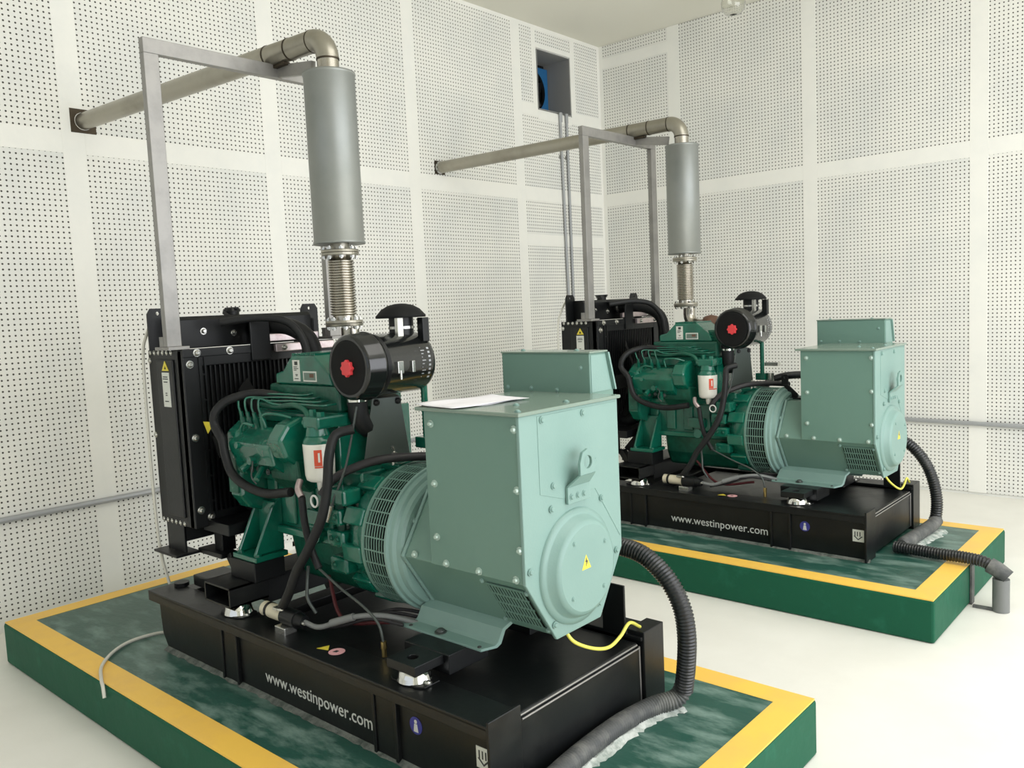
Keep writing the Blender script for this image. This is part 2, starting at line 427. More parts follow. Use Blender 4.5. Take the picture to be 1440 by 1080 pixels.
wl_ = G().tube([(3.190, -0.295, 0.402), (3.190, 0.29, 0.402)], 0.003, 6, 0).tube([(3.193, -0.285, 0.390), (3.193, 0.30, 0.390)], 0.003, 6, 0).tube([(3.192, 0.30, 0.395), (3.192, 0.303, 0.21)], 0.003, 6, 0)
wl_.build('weld_seam', 'frame_steel', frame)
G().box(3.192, 3.202, -0.427, -0.298, ZP+0.001, 0.440).build('end_plate', 'black_paint', frame, bevel=0.002)
G().box(3.14, 3.205, 0.31, 0.43, ZP+0.001, 0.44).build('end_plate', 'black_paint', frame, bevel=0.003)
G().box(3.05, 3.138, 0.30, 0.31, 0.42, 0.585).build('upright_plate', 'black_paint', frame, bevel=0.002)
for x0 in (1.83, 2.702):
    for s in (-1, 1):
        a, b = sorted((s*0.398, s*0.412))
        rb = G().box(x0, x0+0.012, a, b, ZP+0.001, zt-0.03).box(x0+0.10, x0+0.112, a, b, ZP+0.001, zt-0.03)
        a, b = sorted((s*0.398, s*0.406)); rb.box(x0+0.012, x0+0.10, a, b, ZP+0.001, zt-0.03)
        rb.build('foot_bracket', 'black_paint', frame, bevel=0.002)
text_mesh('lettering', 'www.westinpower.com', 0.062, 'lettering', frame,
          lambda wd: Matrix.Translation(Vector((2.103, -0.3992, 0.248))-Vector(OFF)) @ Matrix.Rotation(PI/2, 4, 'X') @ Matrix.Diagonal((0.582/wd, 1.0, 1, 1)))
st = G().cyl((2.885, -0.3982, 0.325), (2.885, -0.3995, 0.325), 0.026, n=24)
sto = st.build('round_sticker', 'blue_sticker', frame, label='small round blue mandatory-action sticker')
q = G().cyl((2.885, -0.3995, 0.337), (2.885, -0.4, 0.337), 0.006, n=12)
q.ext([(2.879, 0.330), (2.891, 0.330), (2.895, 0.306), (2.875, 0.306)], 'y', -0.3995, -0.4)
q.build('sticker_figure', 'lettering', frame)
G().box(3.125, 3.18, -0.3995, -0.398, 0.285, 0.345).build('square_sticker', 'label_white', frame, label='small square white sticker near the end of the base')
q = G(); 
for k in range(3): q.box(3.134+0.012*k, 3.139+0.012*k, -0.400, -0.3993, 0.312, 0.335)
q.ext([(3.13, 0.312), (3.136, 0.314), (3.152, 0.299), (3.168, 0.314), (3.174, 0.312), (3.152, 0.293)], 'y', -0.400, -0.3993)
q.build('sticker_arrow', 'ink', frame)
tri_pts = [(2.385, -0.375), (2.43, -0.362), (2.40, -0.335)]
G().ext(tri_pts, 'z', zt, zt+0.0008).build('warning_triangle', 'yellow_sticker', frame, label='small yellow triangular warning sticker')
q = G().cyl((2.462, -0.352, zt), (2.462, -0.352, zt+0.0008), 0.027, n=24); q.m(1).ext([(2.452, -0.362), (2.468, -0.358), (2.466, -0.345), (2.454, -0.346)], 'z', zt+0.0008, zt+0.0012)
q.build('prohibition_sticker', ['pink_sticker', 'ink'], frame, label='small round pink prohibition sticker')

# ---- rubber mounts ----------------------------------------------------------
def mount(x, v, zb, top):
    q = G(); q.m(0)
    s = 1 if v > 0 else -1
    q.ext([(x-0.075, v-0.03), (x-0.05, v-0.045), (x+0.05, v-0.045), (x+0.075, v-0.03), (x+0.075, v+0.03), (x+0.05, v+0.045), (x-0.05, v+0.045), (x-0.075, v+0.03)], 'z', zt, zt+0.005)
    o = q.build('mount_plate', 'black_satin', gen, bevel=0.002)
    G().rev((x, v, zt+0.004), (0, 0, 1), [(0, 0.054), (0.012, 0.05), (0.034, 0.043), (0.038, 0.030)], 28).build('mount_cup', 'chrome', o, label='bright metal cup')
    bolts(o, [(x+0.062, v-0.005, zt+0.006)], (0, 0, 1), 0.010)
    return o
for s in (-1, 1):
    mount(2.822, s*0.338, zt, 0)
    mount(1.86, s*0.345, zt, 0)
    a = sorted((s*0.385, s*0.27))
    # rear bracket block with hole under the alternator foot
    G().ext([(2.752, a[0]), (2.878, a[0]), (2.878, a[1]), (2.752, a[1])], 'z', 0.462, 0.490, hole=circ(2.815, s*0.335, 0.017)).build('mount_block', 'black_paint', gen, bevel=0.002)
    G().box(2.70, 2.90, min(s*0.27, s*0.10), max(s*0.27, s*0.10), 0.43, 0.492).build('cross_bracket', 'black_paint', gen, bevel=0.003)
    # front bracket channel with open end
    ch = G()
    y0, y1 = sorted((s*0.40, s*0.24)); 
    ch.box(1.72, 1.90, y0, y1, 0.462, 0.470).box(1.72, 1.90, y0, y1, 0.530, 0.538).box(1.72, 1.728, y0, y1, 0.462, 0.538).box(1.892, 1.90, y0, y1, 0.462, 0.538)
    ch.build('front_bracket', 'black_paint', gen, bevel=0.001)
    y0, y1 = sorted((s*0.31, s*0.18)); G().box(1.76, 1.93, y0, y1, 0.538, 0.612).build('mount_block', 'black_satin', gen, bevel=0.004)
G().box(1.72, 1.90, -0.24, 0.24, 0.44, 0.54).build('front_crossmember', 'black_paint', gen, bevel=0.003)
G().tube([(1.93, -0.10, 0.60), (2.02, -0.10, 0.605), (2.16, -0.09, 0.59)], 0.018, 10).build('drain_pipe', 'copper_grey', gen)

# ---- engine -----------------------------------------------------------------
e = G()
e.box(1.80, 2.295, -0.165, 0.165, 0.72, 1.17).box(2.29, 2.40, -0.16, 0.16, 0.72, 0.97, 0.008)
for k in range(4): e.box(1.84+0.115*k, 1.90+0.115*k, -0.178, -0.16, 0.74, 0.90, 0.006)
e.box(1.80, 2.295, -0.182, -0.16, 0.895, 0.925, 0.006).box(1.80, 2.40, -0.19, 0.19, 0.70, 0.73, 0.006)
e.box(1.82, 2.29, -0.176, -0.16, 1.12, 1.165, 0.006)
block = e.build('engine_block', 'engine_green', gen, bevel=0.008)
G().ext([(-0.15, 0.72), (0.15, 0.72), (0.13, 0.60), (0.09, 0.515), (-0.09, 0.515), (-0.13, 0.60)], 'x', 1.92, 2.42).build('oil_sump', 'engine_dark', gen, bevel=0.02)
G().box(1.86, 2.285, -0.150, 0.14, 1.168, 1.262).build('cylinder_head', 'engine_dark', gen, bevel=0.01)
# timing gear case at the front
gc = G().ext([(-0.285, 1.09), (-0.22, 1.135), (0.16, 1.135), (0.22, 1.05), (0.23, 0.86), (0.14, 0.74), (-0.10, 0.74), (-0.25, 0.80), (-0.285, 0.85)], 'x', 1.755, 1.835)
case = gc.build('gear_case', 'engine_green', gen, bevel=0.014)
gc = G().cyl((1.83, -0.205, 0.99), (1.862, -0.205, 0.99), 0.088, 0.082, 28).cyl((1.86, -0.205, 0.99), (1.872, -0.205, 0.99), 0.066, 0.06, 28)
gc.build('pump_drive_cover', 'engine_green', case, bevel=0.003)
bolts(case, [(1.862, -0.205+0.075*math.cos(a), 0.99+0.075*math.sin(a)) for a in (0.3, 1.3, 2.4, 3.5, 4.5, 5.5)], (1, 0, 0), 0.007, 'engine_green')
bolts(case, [(1.79, -0.287, 1.06), (1.79, -0.287, 0.96), (1.79, -0.287, 0.88)], (0, -1, 0), 0.008, 'engine_green')
G().box(1.765, 1.825, -0.292, -0.28, 0.86, 1.02).build('case_badge', 'engine_dark', case, bevel=0.003)
# rocker cover, with comb along its top
rc = G().ext([(1.905, 1.262), (2.255, 1.262), (2.235, 1.305), (2.155, 1.368), (2.015, 1.368), (1.955, 1.312), (1.905, 1.300)], 'y', -0.148, 0.04)
cover = rc.build('rocker_cover', 'engine_green', gen, bevel=0.006)
q = G()
for k in range(14): q.box(2.012+0.0105*k, 2.017+0.0105*k, -0.142, 0.035, 1.366, 1.376)
q.build('cover_fins', 'engine_green', cover)
G().box(2.022, 2.066, -0.1495, -0.1478, 1.275, 1.352).build('sticker', 'label_white', cover, label='narrow white printed sticker')
q = G()
q.box(2.036, 2.054, -0.1505, -0.1493, 1.334, 1.347)
for zz, aa, bb in ((1.326, 2.030, 2.050), (1.320, 2.030, 2.058), (1.314, 2.030, 2.046), (1.298, 2.038, 2.052), (1.294, 2.040, 2.050), (1.283, 2.032, 2.056)): q.box(aa, bb, -0.1505, -0.1493, zz, zz+0.0025)
q.build('sticker_print', 'ink', cover)
q = G().box(2.085, 2.165, -0.1497, -0.1478, 1.275, 1.312); q.m(1).box(2.090, 2.160, -0.1503, -0.1495, 1.280, 1.307)
q.m(2).box(2.125, 2.150, -0.1507, -0.1500, 1.290, 1.303)
q.build('name_plate', ['label_white', 'label_grey', 'rust'], cover, label='small grey metal name plate')
G().box(2.18, 2.285, -0.12, 0.05, 1.258, 1.325, 0.01).build('intake_housing', 'engine_dark', gen, bevel=0.004)

# injection pump on the near side of the block
ip = G().ext([(-0.305, 1.055), (-0.235, 1.115), (-0.165, 1.085), (-0.165, 0.99), (-0.235, 0.945), (-0.29, 0.985)], 'x', 1.80, 2.075)
pump = ip.build('injection_pump', 'engine_green', gen, bevel=0.008)
ip = G().ext([(-0.275, 1.135), (-0.205, 1.16), (-0.165, 1.13), (-0.165, 1.0), (-0.205, 0.955), (-0.29, 1.02), (-0.315, 1.085)], 'x', 2.072, 2.155)
ip.build('governor_housing', 'engine_green', pump, bevel=0.012)
G().ext([(-0.255, 1.01), (-0.165, 1.00), (-0.165, 0.90), (-0.20, 0.88), (-0.245, 0.93)], 'x', 1.98, 2.16).build('pump_support', 'engine_dark', pump, bevel=0.01)
for k in range(4):
    x = 1.815+0.045*k
    q = G().cyl((x, -0.235, 1.09), (x, -0.245, 1.145), 0.013, 0.011, 8, smooth=False).cyl((x, -0.245, 1.14), (x, -0.250, 1.165), 0.008, n=8)
    q.build('delivery_valve', 'engine_green', pump)
    zz = 1.225-0.010*(k % 4); vv = -0.185-0.006*k
    t = G().tube([(x, -0.248, 1.155), (x-0.012, -0.25, 1.185), (x-0.02, -0.235, 1.215), (x+0.04, vv-0.01, zz), (x+0.18, vv, zz+0.004), (2.10+0.045*k, vv, zz+0.004), (2.125+0.045*k, vv+0.012, zz+0.004), (2.135+0.045*k, -0.148, zz+0.006)], 0.0042, 8)
    t.build('injector_pipe', 'engine_green', gen)
q = G().tube([(1.86, -0.25, 1.06), (1.84, -0.27, 1.09), (1.87, -0.275, 1.125), (1.93, -0.27, 1.12)], 0.006, 8).build('fuel_line', 'engine_green', gen)
q = G().tube([(2.02, -0.275, 1.12), (2.02, -0.285, 1.165), (2.08, -0.27, 1.17), (2.12, -0.235, 1.155)], 0.005, 8)
q.build('fuel_line', 'engine_green', gen)
G().tube([(1.88, -0.20, 1.19), (1.99, -0.205, 1.185), (2.10, -0.205, 1.195), (2.17, -0.205, 1.175), (2.20, -0.21, 1.125)], 0.011, 10).build('fuel_rail', 'engine_dark', gen)
q = G().cyl((1.955, -0.28, 1.00), (1.955, -0.315, 1.00), 0.018, 0.016, 8, smooth=False).build('lift_pump', 'engine_green', pump)
q = G().cyl((1.905, -0.28, 0.985), (1.905, -0.32, 0.96), 0.014, n=10).build('pump_union', 'engine_green', pump)
q = G().cyl((1.99, -0.285, 0.97), (2.02, -0.33, 0.94), 0.011, n=10).build('pump_union', 'engine_green', pump)
q = G().cyl((1.875, -0.285, 1.045), (1.875, -0.315, 1.05), 0.012, n=10)
q.build('pump_union', 'engine_green', pump)
bolts(pump, [(1.90, -0.272, 0.955), (1.94, -0.27, 0.96), (2.0, -0.268, 0.955)], (0, -1, 0), 0.009, 'copper_grey')
q = G().tube([(1.98, -0.315, 1.00), (2.01, -0.335, 0.985), (2.0, -0.335, 0.95), (2.02, -0.33, 0.925)], 0.003, 6).build('stop_lever', 'copper_grey', pump)

def GF(): return M((GX, 0, ZP-0.018))
# fuel filter
fx, fv = 2.262, -0.228
q = GF().cyl((fx, fv, 1.085), (fx, fv, 1.115), 0.043, 0.036, 24).box(fx-0.045, fx+0.045, fv-0.03, fv+0.10, 1.108, 1.150, 0.008).cyl((fx-0.022, fv, 1.145), (fx-0.022, fv, 1.172), 0.013, n=6, smooth=False).cyl((fx+0.022, fv, 1.145), (fx+0.022, fv, 1.165), 0.015, n=6, smooth=False)
q.cyl((fx-0.06, fv-0.01, 1.125), (fx-0.03, fv-0.01, 1.125), 0.012, n=10)
q.build('filter_head', 'engine_green', gen)
q = GF().rev((fx, fv, 0.927), (0, 0, 1), [(0, 0.038), (0.006, 0.047), (0.022, 0.051), (0.128, 0.054), (0.131, 0.0535), (0.1315, 0.052)], 32)
q.m(1).rev((fx, fv, 1.058), (0, 0, 1), [(0, 0.0535), (0.01, 0.052), (0.028, 0.040), (0.03, 0.036)], 32)
ff = q.build('fuel_filter', ['filter_white', 'engine_green'], gen, label='white canister filter with green cap')
GF().rev((fx+0.004, fv, 0.892), (0, 0, 1), [(0, 0.012), (0.01, 0.015), (0.036, 0.017)], 14).build('drain_plug', 'filter_white', ff)
u_, v_ = basis((0, 0, 1))
def patch(q, cx, cv, r, z0, z1, a0, a1, n=8):
    vs = []
    for i in range(n+1):
        a = a0+(a1-a0)*i/n
        vs += [(cx+r*math.cos(a), cv+r*math.sin(a), z0), (cx+r*math.cos(a), cv+r*math.sin(a), z1)]
    q.add(vs, [(2*i, 2*i+2, 2*i+3, 2*i+1) for i in range(n)])
q = GF(); patch(q, fx, fv, 0.0538, 0.985, 1.04, -0.95, -0.45); patch(q, fx, fv, 0.0536, 0.978, 0.983, -0.95, 0.1)
q.build('filter_label', 'orange_label', ff, label='orange red label block')
q = GF(); patch(q, fx, fv, 0.0543, 0.998, 1.03, -0.70, -0.58, 3); q.build('filter_print', 'filter_white', ff)
for zz in (1.0, 1.012, 1.024): pass

# front foot of the engine, a ribbed green bracket
for s in (-1, 1):
    q = G()
    a, b = sorted((s*0.165, s*0.305))
    q.ext([(1.775, 0.612), (1.935, 0.612), (1.935, 0.632), (1.775, 0.632)], 'y', a, b)
    q.ext([(s*0.165, 0.632), (s*0.295, 0.632), (s*0.21, 0.80), (s*0.165, 0.84)] if s > 0 else [(s*0.165, 0.84), (s*0.21, 0.80), (s*0.295, 0.632), (s*0.165, 0.632)], 'x', 1.79, 1.803)
    q.ext([(s*0.165, 0.632), (s*0.295, 0.632), (s*0.21, 0.80), (s*0.165, 0.84)] if s > 0 else [(s*0.165, 0.84), (s*0.21, 0.80), (s*0.295, 0.632), (s*0.165, 0.632)], 'x', 1.90, 1.913)
    a, b = sorted((s*0.165, s*0.20)); q.box(1.80, 1.91, a, b, 0.63, 0.82)
    ft = q.build('engine_foot', 'engine_green', gen, bevel=0.004)
    bolts(ft, [(1.80, s*0.285, 0.634), (1.92, s*0.285, 0.634)], (0, 0, 1), 0.011, 'engine_green')

# flywheel housing with bosses, then the grille ring and alternator
AZ = 0.745
q = G().rev((2.375, 0, AZ), (1, 0, 0), [(0, 0.19), (0.01, 0.215), (0.06, 0.238), (0.115, 0.246)], 56)
fh = q.build('flywheel_housing', 'engine_green', gen)
for k in range(12):
    a = 2*PI*k/12+0.12
    cy, cz = 0.236*math.cos(a), AZ+0.236*math.sin(a)
    d = Vector((0, math.cos(a), math.sin(a))); t = Vector((0, -math.sin(a), math.cos(a)))
    G().obox((2.43, cy, cz), (1, 0, 0), d, t, 0.048, 0.014, 0.030).build('housing_boss', 'engine_green', fh, bevel=0.006)
# starter-side lugs on the near side
for zz, xx in ((0.90, 2.36), (0.83, 2.33), (0.755, 2.34), (0.665, 2.35)):
    lg = G().box(xx-0.045, xx+0.045, -0.245, -0.165, zz-0.030, zz+0.026).build('housing_lug', 'engine_green', fh, bevel=0.01)
bolts(fh, [(2.315, -0.247, 0.83), (2.35, -0.247, 0.83), (2.325, -0.247, 0.755), (2.36, -0.247, 0.755), (2.335, -0.247, 0.665)], (0, -1, 0), 0.008, 'engine_dark')
G().cyl((2.10, 0, 0.64), (2.40, 0, 0.66), 0.10, 0.13, 24).build('sump_bulge', 'engine_green', gen)
G().cyl((2.18, -0.12, 0.72), (2.18, -0.21, 0.73), 0.03, 0.026, 10, smooth=False).box(2.11, 2.22, -0.20, -0.16, 0.76, 0.82, 0.01).build('oil_cooler_plug', 'engine_green', gen)

gx0, gx1, gr = 2.490, 2.605, 0.243
G().cyl((gx0, 0, AZ), (gx1, 0, AZ), gr-0.022, n=48).build('grille_core', 'grille_dark', gen)
q = G()
nb = 36
for k in range(nb):
    a = 2*PI*k/nb
    c = Vector(((gx0+gx1)/2, gr*math.cos(a), AZ+gr*math.sin(a)))
    q.obox(c, (1, 0, 0), (0, math.cos(a), math.sin(a)), (0, -math.sin(a), math.cos(a)), (gx1-gx0)/2, 0.0015, 0.0022)
for k in range(9):
    x = gx0+0.006+(gx1-gx0-0.012)*k/8
    q.rev((x, 0, AZ), (1, 0, 0), [(-0.0016, gr-0.001), (-0.0016, gr+0.0016), (0.0016, gr+0.0016), (0.0016, gr-0.001)], 56, cap0=False, cap1=False, smooth=False)
q.build('fan_grille', 'alt_panel', gen, kind='stuff')
q = G().rev((gx0-0.004, 0, AZ), (1, 0, 0), [(0, 0.225), (0, 0.247), (0.010, 0.247), (0.010, 0.225)], 56, cap0=False, cap1=False, smooth=False)
q.build('grille_rim', 'alt_panel', gen)
q = G().rev((gx1-0.004, 0, AZ), (1, 0, 0), [(0, 0.20), (0, 0.249), (0.012, 0.249), (0.014, 0.240), (0.030, 0.238), (0.036, 0.226), (0.052, 0.222), (0.058, 0.212)], 64, smooth=False)
adapt = q.build('alternator_adaptor', 'alt_green', gen, bevel=0.002)
bolts(adapt, [(gx1+0.055, 0.19*math.cos(a), AZ+0.19*math.sin(a)) for a in [2*PI*k/8+0.25 for k in range(8)]], (1, 0, 0), 0.010, 'alt_green')
# hexagonal stator housing with its end plates
def hexa(k=0.0): return [(-0.228-k, AZ), (-0.105-k*0.5, 0.557-k), (0.105+k*0.5, 0.557-k), (0.228+k, AZ), (0.105+k*0.5, 0.933+k), (-0.105-k*0.5, 0.933+k)]
G().ext(hexa(-0.003), 'x', 2.675, 3.175).build('stator_housing', 'alt_panel', gen, bevel=0.004)
G().ext(hexa(0.004), 'x', 2.663, 2.676).build('drive_end_plate', 'alt_green', gen, bevel=0.003)
# upper cover box, side sheet with screws
G().box(2.803, 3.176, -0.230, 0.230, 0.742, 1.214).build('cover_box', 'alt_panel', gen, bevel=0.003)
box = [o for o in gen.children if o.name == 'cover_box'][0]
bolts(box, [(2.835, -0.231, 1.175), (2.838, -0.231, 0.995), (2.836, -0.231, 0.832), (2.87, -0.231, 0.756), (3.005, -0.231, 0.756), (3.147, -0.231, 0.756), (3.164, -0.231, 1.178), (3.165, -0.231, 1.01), (3.166, -0.231, 0.842)], (0, -1, 0), 0.0095, 'alt_screw', dome=1.0)
bolts(box, [(2.72, -0.222, 0.757)], (0, -1, 0), 0.0095, 'alt_screw', dome=1.0)
G().box(2.778, 3.192, -0.243, 0.243, 1.213, 1.224).build('cover_lid', 'alt_lid', gen, bevel=0.003)
lid = [o for o in gen.children if o.name == 'cover_lid'][0]
bolts(lid, [(3.06, -0.10, 1.225), (3.15, 0.02, 1.225), (3.165, -0.215, 1.225)], (0, 0, 1), 0.008, 'alt_green')
# non drive end plate: tall plate with hexagonal bottom
pl = [(-0.234, 1.213), (-0.234, AZ), (-0.108, 0.552), (0.108, 0.552), (0.234, AZ), (0.234, 1.213)]
G().ext(pl, 'x', 3.172, 3.184).build('end_shield', 'alt_green', gen, bevel=0.003)
es = [o for o in gen.children if o.name == 'end_shield'][0]
G().ext([(-0.158, 1.205), (-0.158, 0.985), (-0.06, 0.955), (0.02, 0.955), (0.10, 0.955), (0.225, 0.78), (0.225, 1.205)], 'x', 3.183, 3.1855).build('access_sheet', 'alt_green', es, bevel=0.001)
q = G().rev((3.182, -0.005, AZ), (1, 0, 0), [(0, 0.172), (0.010, 0.170), (0.012, 0.155), (0.014, 0.150), (0.036, 0.142), (0.043, 0.134), (0.046, 0.126)], 56)
cv = q.build('end_cover', 'alt_green', gen, label='round domed end cover')
bolts(cv, [(3.228, -0.005+0.105*math.cos(a), AZ+0.105*math.sin(a)) for a in (0.6, 2.2, 3.9, 5.5)], (1, 0, 0), 0.006, 'alt_green')
q = G().ext([(-0.036, 0.744), (0.008, 0.744), (-0.014, 0.787)], 'x', 3.2275, 3.2284); q.m(1).ext([(-0.042, 0.741), (0.014, 0.741), (-0.014, 0.795)], 'x', 3.2268, 3.2276)
q.m(1).ext([(-0.012, 0.780), (-0.020, 0.765), (-0.014, 0.765), (-0.018, 0.750), (-0.006, 0.768), (-0.012, 0.768)], 'x', 3.2284, 3.2288)
q.build('warning_triangle', ['yellow_sticker', 'ink'], cv, label='yellow high voltage warning triangle')
bolts(es, [(3.187, -0.112, 0.935), (3.187, -0.215, 0.78), (3.187, -0.118, 0.60), (3.187, 0.10, 0.60), (3.187, 0.13, 0.92), (3.187, 0.04, 0.945), (3.187, 0.20, 0.74), (3.187, -0.14, 1.193), (3.187, 0.05, 1.19), (3.187, -0.10, 1.0), (3.187, 0.10, 1.04)], (1, 0, 0), 0.0085, 'alt_green')
# lifting lug, cranked plate with an eye
lug = G()
lug.ext([(-0.046, 0.935), (0.062, 0.935), (0.062, 0.985), (-0.046, 0.985)], 'x', 3.186, 3.196)
lug.add([(3.186, -0.046, 0.985), (3.196, -0.046, 0.985), (3.196, 0.062, 0.985), (3.186, 0.062, 0.985), (3.222, -0.030, 1.02), (3.232, -0.030, 1.02), (3.232, 0.045, 1.02), (3.222, 0.045, 1.02)],
        [(0, 1, 5, 4), (1, 2, 6, 5), (2, 3, 7, 6), (3, 0, 4, 7), (0, 3, 2, 1), (4, 5, 6, 7)])
out = [(-0.030, 1.02), (0.045, 1.02), (0.045, 1.055), (0.032, 1.085), (0.008, 1.094), (-0.017, 1.085), (-0.030, 1.055)]
lug.ext(out, 'x', 3.222, 3.232, hole=circ(0.008, 1.055, 0.019))
lug.build('lifting_lug', 'alt_green', gen, bevel=0.002)
bolts(es, [(3.196, y_, 0.955) for y_ in (-0.03, 0.0, 0.03)], (1, 0, 0), 0.008, 'alt_green')
# louvred air inlet on the lower slanted face
n0 = Vector((0, -(AZ-0.557), -(0.228-0.105))).normalized()      # outward normal
d0 = Vector((0, 0.228-0.105, -(AZ-0.557))).normalized()          # down the slope
o0 = Vector((0, -0.226, AZ-0.004))
def onslope(x, t, out=0.0): p = o0+d0*t+n0*out; return Vector((x, p.y, p.z))
q = G()
q.obox(onslope(3.085, 0.105, 0.001), (1, 0, 0), d0, n0, 0.072, 0.078, 0.0008)
lv = q.build('louvre_recess', 'grille_dark', gen)
q = G()
for k in range(12):
    q.obox(onslope(3.020+0.0118*k, 0.105, 0.002), (1, 0, 0), d0, n0, 0.0028, 0.078, 0.0016)
for k in range(5): q.obox(onslope(3.085, 0.027+0.039*k, 0.0024), (1, 0, 0), d0, n0, 0.072, 0.003, 0.0016)
q.build('louvre_bars', 'alt_panel', lv, kind='stuff')
bolts(lv, [onslope(3.0, 0.02, 0.002), onslope(3.0, 0.19, 0.002), onslope(3.165, 0.03, 0.002), onslope(3.165, 0.19, 0.002)], (0, -1, 0), 0.006, 'alt_green')
# feet of the alternator
for s in (-1, 1):
    q = G()
    prof = [(s*0.100, 0.565), (s*0.125, 0.545), (s*0.138, 0.505), (s*0.150, 0.494), (s*0.195, 0.490), (s*0.195, 0.498), (s*0.155, 0.503), (s*0.147, 0.512), (s*0.134, 0.551), (s*0.106, 0.573)]
    vs = []
    for x0, x1 in [(2.665, 3.015)]:
        for px, pz in prof:
            tt = min(1, max(0, (abs(px)-0.10)/0.095))
            vs.append((x0-0.075*tt, px, pz))
        for px, pz in prof:
            tt = min(1, max(0, (abs(px)-0.10)/0.095))
            vs.append((x1-0.055*tt, px, pz))
    n = len(prof)
    q.add(vs, [list(range(n))[::-1], list(range(n, 2*n))]+[(i, (i+1) % n, n+(i+1) % n, n+i) for i in range(n)])
    fo = q.build('alternator_foot', 'alt_green', gen, bevel=0.002)
    bolts(fo, [(2.765, s*0.172, 0.502)], (0, 0, 1), 0.016, 'copper_grey')
    bolts(fo, [(2.64, s*0.185, 0.500), (2.945, s*0.185, 0.500)], (0, 0, 1), 0.005, 'ink')
# terminal hood on the far side of the box
hood = G().ext([(0.232, 1.222), (0.232, 1.352), (0.325, 1.352), (0.36, 1.222), (0.36, 0.80), (0.232, 0.80)], 'x', 2.712, 3.085)
ho = hood.build('terminal_hood', 'alt_panel', gen, bevel=0.004)
G().ext([(0.238, 1.226), (0.238, 1.345), (0.316, 1.345), (0.348, 1.226)], 'x', 3.084, 3.087).build('hood_side_sheet', 'alt_green', ho, bevel=0.001)
G().ext([(0.320, 1.350), (0.328, 1.350), (0.363, 1.226), (0.356, 1.226)], 'x', 3.06, 3.096).build('hood_flange', 'alt_green', ho)
G().box(2.71, 3.09, 0.228, 0.328, 1.351, 1.357).build('hood_lid', 'alt_lid', ho, bevel=0.002)
bolts(ho, [(2.735, 0.231, 1.235), (2.84, 0.231, 1.235), (2.95, 0.231, 1.232), (3.05, 0.231, 1.305)], (0, -1, 0), 0.006, 'alt_green')
bolts(ho, [(2.77, 0.28, 1.358), (3.0, 0.28, 1.358)], (0, 0, 1), 0.007, 'alt_green')
# hook bracket and black cable loop above the bell
q = G().ext([(2.598, 1.005), (2.636, 1.005), (2.636, 1.058), (2.630, 1.066), (2.604, 1.066), (2.598, 1.058)], 'y', 0.0, 0.008, hole=circ(2.617, 1.048, 0.006, 10))
q.ext([(2.606, 1.008), (2.636, 1.008), (2.690, 0.958), (2.690, 0.935), (2.640, 0.935), (2.640, 0.965)], 'y', -0.004, 0.006).box(2.635, 2.73, -0.03, 0.03, 0.930, 0.940)
q.build('cable_bracket', 'black_satin', gen)
G().tube([(2.80, 0.29, 0.98), (2.70, 0.25, 1.035), (2.56, 0.20, 1.04), (2.46, 0.17, 1.01), (2.41, 0.16, 0.96)], 0.022, 12).build('output_cable', 'hose_black', gen)
q = G().cyl((2.445, -0.05, 0.985), (2.445, -0.05, 1.03), 0.010, n=8, smooth=False).cyl((2.445, -0.05, 1.03), (2.45, -0.06, 1.05), 0.006, n=8)
q.build('sender_unit', 'bolt_zinc', gen)

# ---- air filter -------------------------------------------------------------
fxc, fz = 2.395, 1.332
q = G().rev((fxc, -0.185, fz), (0, 1, 0), [(0, 0.100), (0.003, 0.107), (0.010, 0.111), (0.062, 0.113), (0.066, 0.117), (0.074, 0.117), (0.077, 0.110), (0.083, 0.106), (0.290, 0.106), (0.305, 0.101), (0.312, 0.083)], 56)
af = q.build('air_filter', 'black_gloss', gen, label='glossy black air filter canister')
G().rev((fxc, -0.1865, fz), (0, 1, 0), [(0, 0.085), (0.003, 0.1005)], 48).build('filter_end_cap', 'black_matte', af)
kn = []
for i in range(32):
    a = 2*PI*i/32; r = 0.0265+0.0035*math.cos(8*a); kn.append((fxc+0.006+r*math.cos(a), fz-0.002+r*math.sin(a)))
G().ext(kn, 'y', -0.200, -0.186).build('wing_knob', 'red_knob', af, bevel=0.002, label='red lobed knob')
q = G().cyl((fxc, 0.06, fz+0.090), (fxc, 0.06, fz+0.165), 0.043, n=28)
q.build('intake_neck', 'black_satin', af)
G().rev((fxc, 0.06, fz+0.118), (0, 0, 1), [(0, 0.0435), (0, 0.045), (0.009, 0.045), (0.009, 0.0435)], 28, smooth=False).box(fxc+0.035, fxc+0.05, 0.0, 0.025, fz+0.085, fz+0.165).build('neck_clamp', 'bolt_zinc', af)
G().rev((fxc, 0.06, fz+0.157), (0, 0, 1), [(0, 0.076), (0.0, 0.088), (0.008, 0.0885), (0.012, 0.084), (0.030, 0.068), (0.043, 0.045), (0.049, 0.02), (0.050, 0.004)], 36).build('rain_cap', 'black_matte', af)
G().box(fxc+0.055, fxc+0.085, 0.085, 0.115, fz+0.07, fz+0.155, 0.003).build('restriction_indicator', 'black_satin', af)
q = G()
def spot(a, y0, y1, da, r=0.1066):
    vs = [(fxc+r*math.cos(t), y, fz+r*math.sin(t)) for t in (a, a+da) for y in (y0, y1)]
    q.add(vs, [(0, 1, 3, 2)])
for k in range(8): spot(-0.55+0.14*k, 0.085, 0.095, 0.07)
for k in range(10): spot(-0.50+0.11*k, 0.055, 0.058+0.014*((k*7) % 3)/2, 0.03)
spot(-0.6, 0.03, 0.0315, 1.0); spot(-0.6, 0.038, 0.039, 1.0)
q.build('filter_print', 'conduit_grey', af)
q = G().box(fxc+0.098, fxc+0.111, -0.06, -0.035, fz-0.03, fz+0.012, 0.002).cyl((fxc+0.109, -0.048, fz-0.05), (fxc+0.109, -0.048, fz-0.02), 0.005, n=8).build('clip', 'bolt_zinc', af)
